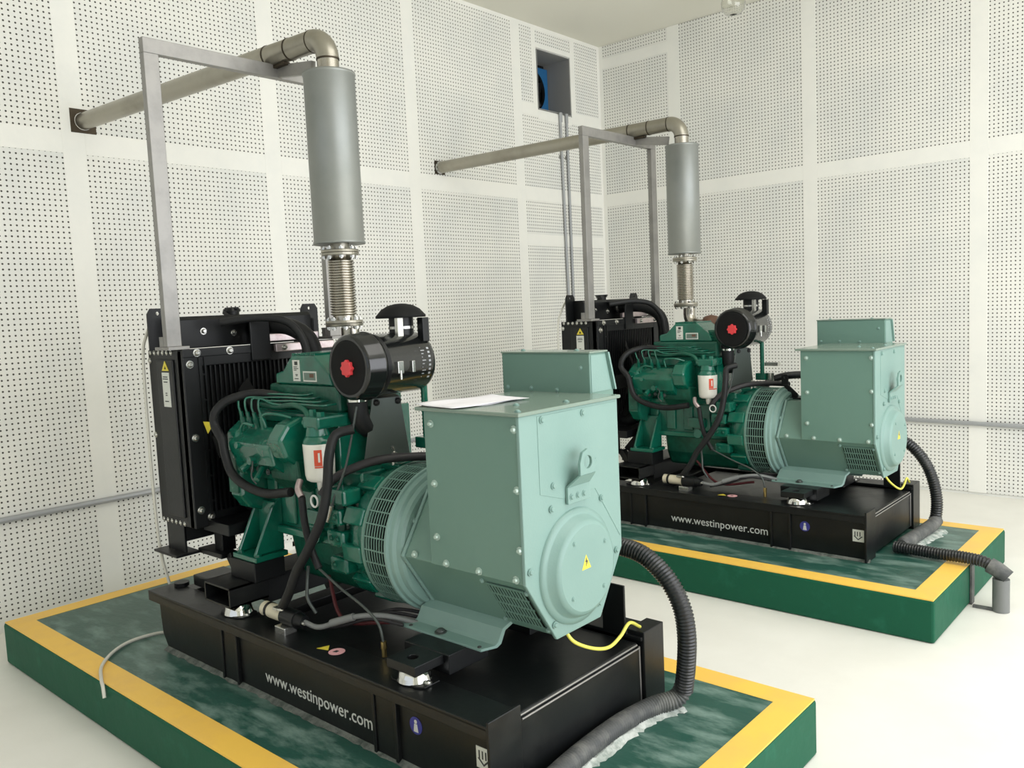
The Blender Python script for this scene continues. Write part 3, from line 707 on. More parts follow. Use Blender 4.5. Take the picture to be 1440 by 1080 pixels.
G().box(fxc+0.101, fxc+0.110, 0.005, 0.018, fz-0.03, fz+0.01, 0.002).build('clip', 'bolt_zinc', af)
G().rev((fxc, -0.10, fz), (0, 1, 0), [(0, 0.1065), (0, 0.1078), (0.016, 0.1078), (0.016, 0.1065)], 48, smooth=False).build('strap', 'black_satin', af)
q = G().rev((2.325, -0.10, 1.195), (0, 0, 1), [(0, 0.036), (0.06, 0.036)], 24); q.m(1).rev((2.325, -0.10, 1.207), (0, 0, 1), [(0, 0.038), (0.010, 0.038)], 24); q.m(0).tube([(2.325, -0.10, 1.20), (2.325, -0.095, 1.15), (2.32, -0.06, 1.11), (2.28, 0.0, 1.10)], 0.035, 14)
q.build('intake_hose', ['black_rubber', 'chrome'], gen)
# carrier plate under the filter (grey sheet)
q = G()
A, B, C, D = Vector((2.360, -0.062, 1.212)), Vector((2.395, 0.036, 1.212)), Vector((2.400, 0.062, 1.005)), Vector((2.338, -0.098, 0.985))
nn = (B-A).cross(D-A).normalized()*0.004
q.add([A, B, C, D, A+nn, B+nn, C+nn, D+nn], [(0, 1, 2, 3), (7, 6, 5, 4), (0, 4, 5, 1), (1, 5, 6, 2), (2, 6, 7, 3), (3, 7, 4, 0)])
q.add([A, B, B+Vector((-0.05, 0.02, 0.006)), A+Vector((-0.05, 0.02, 0.006))], [(0, 1, 2, 3)])
sh = q.build('filter_carrier', 'shield_metal', gen, bevel=0.001)
bolts(sh, [(2.367, -0.05, 1.198), (2.393, 0.025, 1.198)], (0.72, -0.68, 0), 0.010, 'black_satin')
G().cyl((2.43, 0.12, 1.26), (2.43, 0.12, 1.05), 0.012, n=10).box(2.40, 2.46, 0.09, 0.15, 1.02, 1.06, 0.004).build('carrier_stay', 'engine_green', gen)
G().box(2.44, 2.52, 0.13, 0.17, 1.10, 1.12).cyl((2.48, 0.12, 1.00), (2.48, 0.12, 1.06), 0.02, n=10).build('cable_clamp', 'bolt_zinc', gen)
# turbo / manifold on the far side
q = G().tube([(1.91, 0.21, 1.455), (1.91, 0.21, 1.40), (1.935, 0.205, 1.36), (1.98, 0.20, 1.345), (2.04, 0.19, 1.345)], 0.037, 16)
q.build('exhaust_elbow', 'stainless', gen)
q = G().rev((2.07, 0.19, 1.345), (1, 0, 0), [(-0.04, 0.03), (-0.035, 0.055), (0, 0.062), (0.035, 0.055), (0.05, 0.03), (0.09, 0.03), (0.095, 0.05), (0.12, 0.055), (0.13, 0.03)], 28).box(1.86, 2.22, 0.13, 0.18, 1.17, 1.25, 0.015).box(2.04, 2.10, 0.15, 0.22, 1.24, 1.31, 0.01)
q.build('turbocharger', 'rust', gen)

# ---- engine hoses and cables ------------------------------------------------
G().tube([(2.04, -0.165, 1.205), (1.93, -0.172, 1.222), (1.83, -0.205, 1.228), (1.770, -0.272, 1.208), (1.746, -0.314, 1.168), (1.74, -0.318, 1.117), (1.785, -0.318, 1.065), (1.8, -0.318, 1.01), (1.83, -0.315, 0.945), (1.91, -0.31, 0.905), (2.03, -0.3, 0.886), (2.17, -0.29, 0.905)], 0.0165, 12).build('breather_hose', 'black_rubber', gen)
G().tube([(2.425, -0.2, 1.13), (2.393, -0.25, 1.114), (2.405, -0.29, 1.055), (2.395, -0.3, 0.945), (2.372, -0.315, 0.84), (2.31, -0.33, 0.735), (2.245, -0.338, 0.65), (2.2, -0.345, 0.567), (2.15, -0.345, 0.505)], 0.0165, 12).build('fuel_hose', 'black_rubber', gen)
q = G().tube([(2.20, -0.27, 0.945), (2.215, -0.29, 0.92), (2.24, -0.295, 0.896)], 0.012, 10)
q.build('hose_fitting', 'aluminium', gen)
G().tube([(2.24, -0.295, 0.896), (2.255, -0.3, 0.81), (2.28, -0.3, 0.728), (2.32, -0.3, 0.662)], 0.0125, 10).build('sender_cable', 'black_rubber', gen)
q = G().tube([(2.32, -0.30, 0.662), (2.437, -0.30, 0.614), (2.545, -0.297, 0.575), (2.605, -0.29, 0.53), (2.622, -0.287, 0.468)], 0.0045, 8)
th = q.build('throttle_cable', 'copper_grey', gen)
G().cyl((2.622, -0.287, 0.475), (2.622, -0.287, 0.452), 0.010, n=8, smooth=False).cyl((2.622, -0.287, 0.453), (2.622, -0.287, 0.425), 0.0085, n=6, smooth=False).build('brass_fitting', 'brass', th)
q = G().tube([(2.41, -0.17, 1.20), (2.40, -0.21, 1.04), (2.385, -0.225, 0.975), (2.345, -0.25, 0.87), (2.313, -0.25, 0.81)], 0.004, 8); q.m(1).cyl((2.345, -0.25, 0.872), (2.316, -0.25, 0.812), 0.009, 0.006, n=10)
q.build('dipstick_tube', ['copper_grey', 'bolt_zinc'], gen)
ring = [(2.334+0.019*math.cos(a), -0.31, 0.896+0.019*math.sin(a)) for a in [2*PI*k/14 for k in range(15)]]
G().tube(ring, 0.0035, 8, 2, caps=False).build('pull_ring', 'lettering', gen, label='pale wire pull ring')
G().tube([(2.245, -0.29, 0.655), (2.26, -0.31, 0.60), (2.265, -0.315, 0.55), (2.285, -0.30, 0.50)], 0.006, 8).build('earth_strap', 'copper_grey', gen)
q = G().tube([(2.60, 0.10, 1.00), (2.52, 0.0, 1.012), (2.44, -0.11, 1.012), (2.37, -0.18, 0.985), (2.32, -0.22, 0.95), (2.29, -0.25, 0.90)], 0.015, 10)
q.build('wiring_loom', 'loom', gen)
for k in range(4):
    q = G().tube([(2.30, -0.30+0.02*k, 0.45), (2.40, -0.28+0.03*k, 0.475), (2.52, -0.25+0.035*k, 0.515), (2.62, -0.20+0.04*k, 0.50)], 0.006, 8)
    q.build('battery_lead', 'loom', gen)
G().tube([(2.12, -0.12, 0.55), (2.3, -0.2, 0.45), (2.5, -0.16, 0.47)], 0.007, 8).build('red_lead', 'red_wire', gen)
# electric feed pump on the base
def GP(): return M((GX-0.042, 0, ZP+0.006))
q = GP().cyl((1.985, -0.335, 0.481), (2.145, -0.335, 0.481), 0.026, n=24)
fp = q.build('feed_pump', 'cream_plastic', gen, label='cream cylindrical electric feed pump')
q = GP().cyl((2.012, -0.335, 0.481), (2.024, -0.335, 0.481), 0.0285, n=24).build('pump_band', 'black_satin', fp)
q = GP().cyl((2.110, -0.335, 0.481), (2.19, -0.335, 0.481), 0.0305, n=24).cyl((2.19, -0.335, 0.481), (2.225, -0.335, 0.481), 0.027, 0.020, n=20)
q.build('pump_band', 'black_satin', fp)
q = GP().box(2.10, 2.16, -0.375, -0.325, 0.419, 0.455, 0.003).build('pump_bracket', 'bolt_zinc', fp)
q = GP().cyl((2.225, -0.345, 0.481), (2.24, -0.345, 0.481), 0.006, n=8).cyl((2.222, -0.325, 0.473), (2.24, -0.325, 0.473), 0.006, n=8)
q.build('terminal_stud', 'bolt_zinc', fp, kind='stuff')
GP().rev((2.107, -0.345, 0.505), (0, 0, 1), [(0, 0.019), (0.008, 0.019)], 16).box(2.08, 2.105, -0.365, -0.345, 0.504, 0.513).build('hose_clip', 'bolt_zinc', fp)
q = GP().tube([(2.225, -0.335, 0.481), (2.29, -0.325, 0.475), (2.36, -0.30, 0.50), (2.43, -0.27, 0.525), (2.52, -0.22, 0.53), (2.60, -0.15, 0.50)], 0.009, 10).tube([(2.34, -0.31, 0.495), (2.42, -0.275, 0.523)], 0.013, 10, 4)
q.build('feed_hose', 'pvc_grey', gen)

# ---- radiator ---------------------------------------------------------------
r_ = G().box(1.325, 1.56, -0.335, 0.335, 0.72, 1.395)
r_.build('radiator_core', 'black_matte', gen)
for s in (1, -1):
    a, b = sorted((s*0.335, s*0.352))
    side = G().box(1.322, 1.592, a, b, 0.705, 1.402).build('radiator_side', 'black_satin', gen, bevel=0.003)
    a, b = sorted((s*0.352, s*0.360))
    G().box(1.40, 1.53, a, b, 0.74, 1.365).build('side_pressing', 'black_paint', side, bevel=0.004)
bolts(side, [(1.345+0.034*k, -0.353, 1.392) for k in range(6)]+[(1.345+0.034*k, -0.353, 0.715) for k in range(6)], (0, -1, 0), 0.0075, 'bolt_zinc')
bolts(side, [(1.335, -0.353, 1.36), (1.335, -0.353, 1.06)], (0, -1, 0), 0.010, 'bolt_zinc')
G().box(1.445, 1.50, -0.3625, -0.3597, 1.18, 1.315).build('sticker', 'label_white', side, label='tall white printed sticker')
q = G()
for zz, wd in ((1.296, 0.036), (1.288, 0.040), (1.276, 0.03), (1.232, 0.014), (1.224, 0.014), (1.20, 0.03)): q.box(1.472-wd/2, 1.472+wd/2, -0.3633, -0.3620, zz, zz+0.004)
q.build('sticker_print', 'ink', side)
G().ext([(1.448, 1.322), (1.500, 1.322), (1.474, 1.36)], 'y', -0.3625, -0.3597, hole=[(1.464, 1.328), (1.484, 1.328), (1.474, 1.344)]).build('warning_triangle', 'yellow_sticker', side)
# top tank
q = G().ext([(1.335, 1.402), (1.465, 1.402), (1.465, 1.515), (1.45, 1.53), (1.35, 1.53), (1.335, 1.515)], 'y', -0.30, 0.34)
tank = q.build('top_tank', 'black_satin', gen, bevel=0.004)
q = G().cyl((1.395, -0.01, 1.53), (1.395, -0.01, 1.548), 0.030, n=24).cyl((1.395, -0.01, 1.545), (1.395, -0.01, 1.556), 0.038, 0.034, n=12, smooth=False).box(1.35, 1.44, -0.018, -0.002, 1.553, 1.562, 0.002)
q.build('filler_cap', 'black_satin', tank)
bolts(tank, [(1.466, -0.185, 1.468), (1.466, -0.05, 1.455)], (1, 0, 0), 0.011, 'bolt_zinc', dome=1.1)
G().tube([(1.40, -0.05, 1.54), (1.45, -0.045, 1.52), (1.475, 0.0, 1.515), (1.49, 0.08, 1.512)], 0.008, 8).build('overflow_tube', 'black_rubber', tank)
for s in (-1, 1):
    a0, a1 = (-0.372, -0.285) if s < 0 else (0.345, 0.435)
    mid = (a0+a1)/2
    G().ext([(a0, 1.40), (a1, 1.40), (a1, 1.545), (a1-0.014, 1.567), (a0+0.014, 1.567), (a0, 1.545)], 'x', 1.376, 1.384, hole=circ(mid, 1.547, 0.008, 10)).build('lifting_ear', 'black_satin', gen)
G().box(1.335, 1.465, 0.34, 0.352, 1.402, 1.50).build('tank_end', 'black_satin', tank)
# fan shroud and guard facing the engine
q = G()
q.box(1.56, 1.60, -0.352, -0.285, 0.705, 1.40).box(1.56, 1.60, 0.285, 0.352, 0.705, 1.40).box(1.56, 1.60, -0.285, 0.285, 1.335, 1.40).box(1.56, 1.60, -0.285, 0.285, 0.705, 0.76)
shroud = q.build('fan_shroud', 'black_satin', gen, bevel=0.003)
q = G()
for k in range(26): q.box(1.585, 1.597, -0.262+0.0205*k, -0.2555+0.0205*k, 0.755, 1.34)
q.build('guard_slat', 'black_satin', shroud, kind='stuff')
q = G().box(1.598, 1.606, -0.290, -0.278, 0.72, 1.37).box(1.598, 1.606, -0.268, -0.26, 0.72, 1.37)
for k in range(6): q.box(1.598, 1.605, -0.29, -0.26, 0.80+0.1*k, 0.806+0.1*k)
q.build('guard_edge', 'black_paint', shroud)
G().box(1.598, 1.604, -0.352, 0.352, 1.372, 1.404).build('shroud_rail', 'black_paint', shroud, bevel=0.002)
bolts(shroud, [(1.601, -0.325, 1.345), (1.601, -0.325, 1.06), (1.601, -0.325, 0.775), (1.605, -0.295, 1.388), (1.605, -0.155, 1.388), (1.605, 0.19, 1.388), (1.601, -0.285, 0.742)], (1, 0, 0), 0.0125, 'bolt_zinc', dome=1.0)
G().ext([(-0.292, 1.120), (-0.246, 1.112), (-0.276, 1.070)], 'x', 1.606, 1.608).build('warning_triangle', 'yellow_sticker', shroud, label='yellow triangular fan warning sticker')
G().box(1.60, 1.61, -0.06, 0.03, 1.34, 1.515).box(1.47, 1.605, -0.06, 0.03, 1.507, 1.515).build('hose_strap', 'black_satin', gen, bevel=0.003)
for zz, x in ((1.425, 1.50), (1.385, 1.612)):
    b_ = G().box(x, x+0.02, 0.04, 0.335, zz-0.016, zz+0.016).build('tank_rail', 'aluminium', gen, bevel=0.003, label='bare aluminium rail')
bolts(b_, [(1.633, 0.08, 1.385), (1.633, 0.245, 1.385)], (1, 0, 0), 0.011, 'bolt_zinc', dome=1.0)
# fan behind the guard
q = G().cyl((1.63, 0, 1.02), (1.70, 0, 1.02), 0.06, n=24)
for k in range(6):
    a = 2*PI*k/6
    q.obox((1.65, 0.16*math.cos(a), 1.02+0.16*math.sin(a)), (0, math.cos(a), math.sin(a)), Vector((0.5, -math.sin(a)*0.85, math.cos(a)*0.85)), Vector((0.85, math.sin(a)*0.5, -math.cos(a)*0.5)), 0.11, 0.045, 0.003)
q.cyl((1.69, 0, 1.02), (1.76, 0, 1.02), 0.05, n=20).build('cooling_fan', 'black_matte', gen)
# legs and lower beams
q = G().box(1.36, 1.50, -0.352, -0.342, 0.595, 0.71).box(1.33, 1.52, -0.40, -0.30, 0.587, 0.597).box(1.36, 1.50, 0.342, 0.352, 0.595, 0.71).box(1.36, 1.50, -0.35, 0.35, 0.64, 0.70)
q.build('radiator_leg', 'black_satin', gen, bevel=0.002)
q = G().box(1.56, 1.75, -0.30, 0.30, 0.685, 0.73).bar((1.80, -0.17, 0.74), (1.69, -0.21, 0.60), 0.03, 0.04).box(1.58, 1.64, -0.27, -0.21, 0.60, 0.69)
q.box(1.50, 1.68, -0.30, -0.23, 0.585, 0.605).bar((1.68, -0.25, 0.60), (1.77, -0.24, 0.46), 0.05, 0.035)
q.build('radiator_support', 'black_satin', gen, bevel=0.003)
G().box(1.40, 1.56, -0.28, -0.14, 0.425, 0.47, 0.006).cyl((1.36, -0.31, 0.425), (1.36, -0.31, 0.44), 0.03, n=18).build('spare_mount', 'black_satin', gen)
# upper coolant hose
q = G().tube([(1.47, 0.05, 1.472), (1.56, 0.06, 1.480), (1.66, 0.09, 1.470), (1.735, 0.12, 1.425), (1.765, 0.13, 1.36), (1.77, 0.13, 1.27), (1.79, 0.10, 1.20)], 0.036, 16)
uh = q.build('coolant_hose', 'black_rubber', gen)
G().rev((1.485, 0.052, 1.474), (1, 0.1, 0.05), [(0, 0.037), (0, 0.039), (0.014, 0.039), (0.014, 0.037)], 24, smooth=False).build('hose_clip', 'bolt_zinc', uh)
G().tube([(1.56, -0.16, 1.50), (1.66, -0.05, 1.512), (1.74, 0.03, 1.49), (1.80, 0.06, 1.41), (1.82, 0.06, 1.30)], 0.016, 10).build('bypass_hose', 'black_rubber', gen)
q = G().tube([(1.56, -0.1, 0.80), (1.64, -0.12, 0.77), (1.72, -0.12, 0.80), (1.77, -0.12, 0.86)], 0.036, 14).build('lower_hose', 'black_rubber', gen)

# ------------------------------------------------------------------ exhaust silencer (stands on the engine flange, leads to the wall)
EX, EV = 1.895, 0.195
sil = empty('exhaust_silencer', (EX, GY+EV, 1.45), 'upright grey exhaust silencer on the nearer generator, its pipe running to the left wall', 'silencer', 'exhaust silencers with wall pipes')
EO = (EX, EV, 1.45)
def Q(): return M(EO)
def flange(z, up):
    q = Q().rev((EX, EV, z), (0, 0, 1), [(-0.012, 0.05), (-0.012, 0.074), (-0.001, 0.076), (0.0, 0.070), (0.001, 0.076), (0.012, 0.074), (0.012, 0.05)], 36, smooth=False)
    o = q.build('flange', 'pipe_steel', sil, bevel=0.002)
    for k in range(8):
        a = 2*PI*k/8+0.2; x, y = EX+0.062*math.cos(a), EV+0.062*math.sin(a)
        Q().cyl((x, y, z-0.026), (x, y, z+0.026), 0.005, n=8).cyl((x, y, z-0.022), (x, y, z-0.012), 0.0095, n=6, smooth=False).cyl((x, y, z+0.012), (x, y, z+0.022), 0.0095, n=6, smooth=False).build('flange_bolt', 'bolt_zinc', o)
flange(1.474, 1); flange(1.757, -1)
pr = [(0, 0.043), (0.022, 0.043)]
nbel = 21
for k in range(nbel):
    z0 = 0.024+0.0105*k; pr += [(z0, 0.043), (z0+0.002, 0.051), (z0+0.0055, 0.0525), (z0+0.009, 0.051), (z0+0.0102, 0.043)]
pr += [(0.262, 0.043)]
Q().rev((EX, EV, 1.483), (0, 0, 1), pr, 32).build('bellows', 'stainless', sil)
Q().cyl((EX, EV, 1.765), (EX, EV, 1.80), 0.038, n=24).build('silencer_neck', 'pipe_steel', sil)
Q().rev((EX, EV, 1.79), (0, 0, 1), [(0.004, 0.03), (0.0, 0.095), (0.0, 0.103), (0.010, 0.1035), (0.012, 0.1005), (0.655, 0.1005), (0.657, 0.1035), (0.668, 0.103), (0.668, 0.095), (0.662, 0.04)], 56).build('silencer_body', 'muffler_paint', sil)
ZE = 2.598
Q().cyl((EX, EV, 2.44), (EX, EV, 2.525), 0.043, n=28).build('riser_pipe', 'stainless', sil)
WY = (-4.742-GY)
el = [(EX, EV, 2.515)]
for k in range(1, 9):
    a = PI/2*k/8
    el.append((EX-0.085*(1-math.cos(a)), EV-0.004*k/8, 2.515+0.085*math.sin(a)))
Q().tube(el, 0.0445, 24, 0).build('elbow', 'pipe_steel', sil)
x1 = EX-0.085
ptA = Vector((x1, EV-0.004, 2.60)); ptB = Vector((0.0, WY, 2.585))
def along(t): return ptA.lerp(ptB, t)
Q().tube([along(0), along(1.03)], 0.0435, 24, 0).build('outlet_pipe', 'pipe_steel', sil)
for t in (0.0, 0.075, 0.15):
    p = along(t); d = (ptB-ptA).normalized(); Q().rev(p, d, [(-0.003, 0.0435), (-0.003, 0.0455), (0.003, 0.0455), (0.003, 0.0435)], 24, smooth=False).build('weld_ring', 'weld', sil)
Q().rev((EX, EV, 2.512), (0, 0, 1), [(-0.003, 0.0435), (-0.003, 0.0458), (0.003, 0.0458), (0.003, 0.0435)], 24, smooth=False).build('weld_ring', 'weld', sil)
p = along(0.10); Q().bar(p+Vector((0.02, 0, -0.05)), p+Vector((-0.10, 0, -0.05)), 0.03, 0.012).build('pipe_saddle', 'weld', sil)

# ------------------------------------------------------------------ goal-post frame over the radiator
fr = empty('support_frame', (1.54, GY, 1.405), 'grey rectangular tube frame standing on the nearer radiator', 'frame', 'steel frames over the radiators')
FO = (1.54, 0, 1.405)
px = 1.555
def FF(): return M(FO)
FF().box(px-0.016, px+0.016, -0.392, -0.334, 1.416, 2.505).build('post', 'frame_steel', fr, bevel=0.002)
FF().box(px-0.016, px+0.016, 0.362, 0.420, 1.416, 2.505).build('post', 'frame_steel', fr, bevel=0.002)
FF().box(px-0.016, px+0.016, -0.392, 0.420, 2.505, 2.560).build('crossbar', 'frame_steel', fr, bevel=0.002)
for v in (-0.363, 0.391): FF().box(px-0.075, px+0.035, v-0.035, v+0.05, 1.404, 1.416).box(px-0.045, px-0.017, v-0.030, v+0.02, 1.416, 1.455).build('base_shoe', 'frame_steel', fr, bevel=0.001)
FF().bar((px+0.01, 0.19, 2.535), (EX-0.09, 0.19, 2.50), 0.02, 0.05, up=(0, 0, 1)).build('silencer_strut', 'frame_steel', fr)

# ------------------------------------------------------------------ second machine: copies of the three things
DX, DY, DZ = 0.08, 2.60, 0.0
SH = Vector((DX, DY, DZ))
gen2 = copy_tree(gen); gen2.location = gen.location+SH; tag(gen2, 'farther green diesel generator set on black base near the back wall', 'generator', 'green diesel generator sets')
sil2 = copy_tree(sil); sil2.location = sil.location+SH; tag(sil2, 'upright grey exhaust silencer on the farther generator, its pipe running to the left wall', 'silencer', 'exhaust silencers with wall pipes')
fr2 = copy_tree(fr); fr2.location = fr.location+SH; tag(fr2, 'grey rectangular tube frame standing on the farther radiator', 'frame', 'steel frames over the radiators')

# ------------------------------------------------------------------ black corrugated cable conduits
def corr(q, pts, r, pitch=0.0105, n=14):
    P = catmull(pts, 24)
    L = [0]
    for i in range(1, len(P)): L.append(L[-1]+(P[i]-P[i-1]).length)
    tot = L[-1]; m = int(tot/pitch)*4; out = []; j = 0
    for i in range(m+1):
        t = tot*i/m
        while j < len(L)-2 and L[j+1] < t: j += 1
        out.append(P[j].lerp(P[j+1], (t-L[j])/max(1e-9, L[j+1]-L[j])))
    q.tube(out, r, n, 0, rad=lambda i, nn: r if i % 4 in (0, 1) else r*0.88)
YA = GY
c1 = [(3.02, YA+0.34, 0.70), (3.10, YA+0.35, 0.700), (3.19, YA+0.352, 0.682), (3.272, YA+0.352, 0.622), (3.322, YA+0.352, 0.54), (3.338, YA+0.352, 0.45), (3.332, YA+0.355, 0.35), (3.318, YA+0.358, 0.26)]
o = empty('cable_conduit', (3.3, YA+0.2, ZP), 'black corrugated cable conduit dropping from the nearer alternator onto its plinth', 'conduit', 'black corrugated conduits')
q = M(o.location); corr(q, c1, 0.031); q.build('drop_hose', 'hose_black', o)
c2 = [(3.318, YA+0.372, 0.285), (3.300, YA+0.345, 0.235), (3.255, YA+0.27, 0.222), (3.236, YA+0.14, 0.222), (3.236, YA-0.02, 0.222), (3.248, YA-0.18, 0.222), (3.268, YA-0.30, 0.222), (3.30, YA-0.42, 0.222)]
q = M(o.location); corr(q, c2, 0.031); q.build('floor_hose', 'hose_dusty', o)
def dust(x0, pts, wd, parent, loc):
    q = M(loc); rnd = random.Random(3); P = catmull(pts, 10); vs = []; fs = []
    for i, p in enumerate(P):
        a = p.z
        vs += [(p.x-0.012, p.y, ZP+0.0005), (p.x+wd*(0.55+0.5*rnd.random()), p.y, ZP+0.0005), (p.x+wd*0.35, p.y, ZP+0.010+0.008*rnd.random()), (p.x-0.012, p.y, ZP+0.014)]
    for i in range(len(P)-1):
        b = 4*i
        for k in range(4): fs.append((b+k, b+(k+1) % 4, b+4+(k+1) % 4, b+4+k))
    q.add(vs, fs); q.build('mortar_bed', 'plaster_dust', parent, label='rough pale mortar')
dust(0, [(3.305, YA+0.36, 0), (3.262, YA+0.27, 0), (3.25, YA+0.14, 0), (3.252, YA-0.02, 0), (3.262, YA-0.18, 0), (3.285, YA-0.30, 0)], 0.036, o, o.location)
# second conduit
YB = YA+DY
o = empty('cable_conduit', (3.40, YB+0.2, ZP), 'black cable conduit dropping from the farther alternator onto its plinth', 'conduit', 'black corrugated conduits')
c1 = [(3.10, YB+0.34, 0.70), (3.18, YB+0.35, 0.690), (3.265, YB+0.352, 0.645), (3.335, YB+0.352, 0.56), (3.375, YB+0.352, 0.46), (3.392, YB+0.352, 0.36), (3.388, YB+0.352, 0.27), (3.375, YB+0.35, 0.235)]
q = M(o.location); corr(q, c1, 0.031, 0.013); q.build('drop_hose', 'hose_black', o)
c2 = [(3.392, YB+0.35, 0.25), (3.385, YB+0.30, 0.234), (3.372, YB+0.15, 0.226), (3.365, YB+0.0, 0.226), (3.36, YB-0.10, 0.226), (3.356, YB-0.135, 0.226)]
q = M(o.location); q.tube(c2, 0.034, 14, 8, rad=lambda i, n: 0.034-0.012*max(0, (i-n*0.8)/(n*0.2))**2); q.build('floor_hose', 'hose_dusty', o, label='dust covered hose end')
dust(0, [(3.42, YB+0.34, 0), (3.39, YB+0.15, 0), (3.38, YB+0.0, 0), (3.375, YB-0.14, 0)], 0.05, o, o.location)
o = empty('cable_conduit', (3.60, YB-0.18, ZP), 'black ribbed conduit crossing the yellow border down to a grey floor pipe', 'conduit', 'black corrugated conduits')
c3 = [(3.335, YB-0.175, 0.222), (3.42, YB-0.185, 0.224), (3.55, YB-0.20, 0.226), (3.66, YB-0.205, 0.228), (3.74, YB-0.21, 0.222), (3.775, YB-0.213, 0.205)]
q = M(o.location); corr(q, c3, 0.029, 0.013); q.build('ribbed_hose', 'hose_black', o)
q = M(o.location).tube([(3.765, YB-0.213, 0.212), (3.80, YB-0.215, 0.195), (3.842, YB-0.217, 0.165)], 0.037, 16, 6).build('rubber_boot', 'hose_dusty', o)
q = M(o.location).cyl((3.815, YB-0.216, 0.001), (3.815, YB-0.216, 0.155), 0.036, n=24).build('floor_pipe', 'pvc_grey', o)
q = M(o.location).box(3.681, 3.690, YB-0.20, YB-0.15, 0.0, 0.19).box(3.70, 3.80, YB-0.235, YB-0.215, 0.0, 0.012).build('cable_tray', 'hose_dusty', o)

# mortar skirts under both base frames, along the near edge
for dx, dy, lab in ((0, 0, 'rough grey mortar seam under the near edge of the nearer base'), (DX, DY, 'rough grey mortar seam under the near edge of the farther base')):
    q = M((2.3+dx, YA-0.41+dy, ZP)); rnd = random.Random(5); vs = []; fs = []; n = 70
    for i in range(n+1):
        x = 1.38+dx+1.83*i/n; j = 0.010*rnd.random()
        vs += [(x, YA-0.396+dy, ZP+0.0005), (x, YA-0.412-j+dy, ZP+0.0005), (x, YA-0.405+dy, ZP+0.005+0.3*j), (x, YA-0.396+dy, ZP+0.012)]
    for i in range(n):
        b = 4*i
        for k in range(4): fs.append((b+k, b+(k+1) % 4, b+4+(k+1) % 4, b+4+k))
    q.add(vs, fs); m_ = q.build('mortar_seam', 'dust_grey'); m_.location = (2.3+dx, YA-0.41+dy, ZP); tag(m_, lab, 'mortar')

# ------------------------------------------------------------------ tubes and wires
def simple(name, pts, r, mname, label, cat, group=None, res=8):
    base = Vector(pts[0]); q = M(base); q.tube(pts, r, 10, res); o = q.build(name, mname); o.location = base; return tag(o, label, cat, group)
simple('drain_hose', [(1.33, YA-0.30, 0.203), (1.30, YA-0.325, 0.2), (1.218, YA-0.335, 0.199), (1.19, YA-0.41, 0.199), (1.20, YA-0.49, 0.199), (1.26, YA-0.575, 0.2), (1.36, YA-0.655, 0.2), (1.47, YA-0.702, 0.198), (1.515, YA-0.716, 0.185), (1.535, YA-0.722, 0.15)], 0.0065, 'white_tube', 'thin white hose lying across the yellow border at the left of the foreground plinth', 'hose')
for dx, dy, lab in ((0, 0, 'thin pale overflow tube hanging down beside the nearer radiator'), (DX, DY, 'thin pale overflow tube hanging down beside the farther radiator')):
    pts = [(1.372, YA-0.33, 1.547), (1.345, YA-0.335, 1.52), (1.325, YA-0.355, 1.46), (1.312, YA-0.368, 1.38), (1.308, YA-0.372, 1.1), (1.308, YA-0.370, 0.72), (1.31, YA-0.36, 0.55), (1.325, YA-0.345, 0.435)]
    simple('overflow_tube', [(a+dx, b+dy, c) for a, b, c in pts], 0.006, 'white_tube', lab, 'tube', 'radiator overflow tubes')
    pts = [(3.165, YA-0.05, 0.56), (3.185, YA-0.03, 0.52), (3.195, YA+0.05, 0.475), (3.195, YA+0.13, 0.452), (3.19, YA+0.20, 0.462), (3.185, YA+0.26, 0.485), (3.178, YA+0.33, 0.448)]
    simple('earth_wire', [(a+dx, b+dy, c) for a, b, c in pts], 0.0055, 'yellow_wire', 'yellow earth wire under the nearer alternator' if not dx else 'yellow earth wire under the farther alternator', 'wire', 'yellow earth wires')
# paper lying on the near lid
def sheet(name, corners, zlift, label):
    A, B, C, D = [Vector(c) for c in corners]; n = 10; vs = []; fs = []
    for i in range(n+1):
        for j in range(n+1):
            p = A.lerp(B, i/n).lerp(D.lerp(C, i/n), j/n)
            p.z += zlift+0.004*math.sin(3*i/n*PI+1)*math.sin(2*j/n*PI)*0.6+0.010*(max(0, 0.35-i/n))**1.2
            vs.append(p)
    for i in range(n):
        for j in range(n): fs.append((i*(n+1)+j, (i+1)*(n+1)+j, (i+1)*(n+1)+j+1, i*(n+1)+j+1))
    base = (A+B+C+D)/4; q = M(base); q.add(vs, fs, True); o = q.build(name, 'paper'); o.location = base
    md = o.modifiers.new('thick', 'SOLIDIFY'); md.thickness = 0.0006
    return tag(o, label, 'paper', 'papers on the nearer alternator')
sheet('paper_sheet', [(2.77, -5.005, 1.226), (2.955, -5.028, 1.226), (3.005, -4.745, 1.226), (2.82, -4.715, 1.226)], 0.004, 'white paper sheet on top of the nearer alternator, hanging over its near edge')
sheet('paper_sheet', [(2.79, -4.985, 1.226), (2.97, -4.94, 1.226), (2.99, -4.76, 1.226), (2.80, -4.73, 1.226)], 0.0012, 'lower white paper sheet, mostly covered, on the nearer alternator')

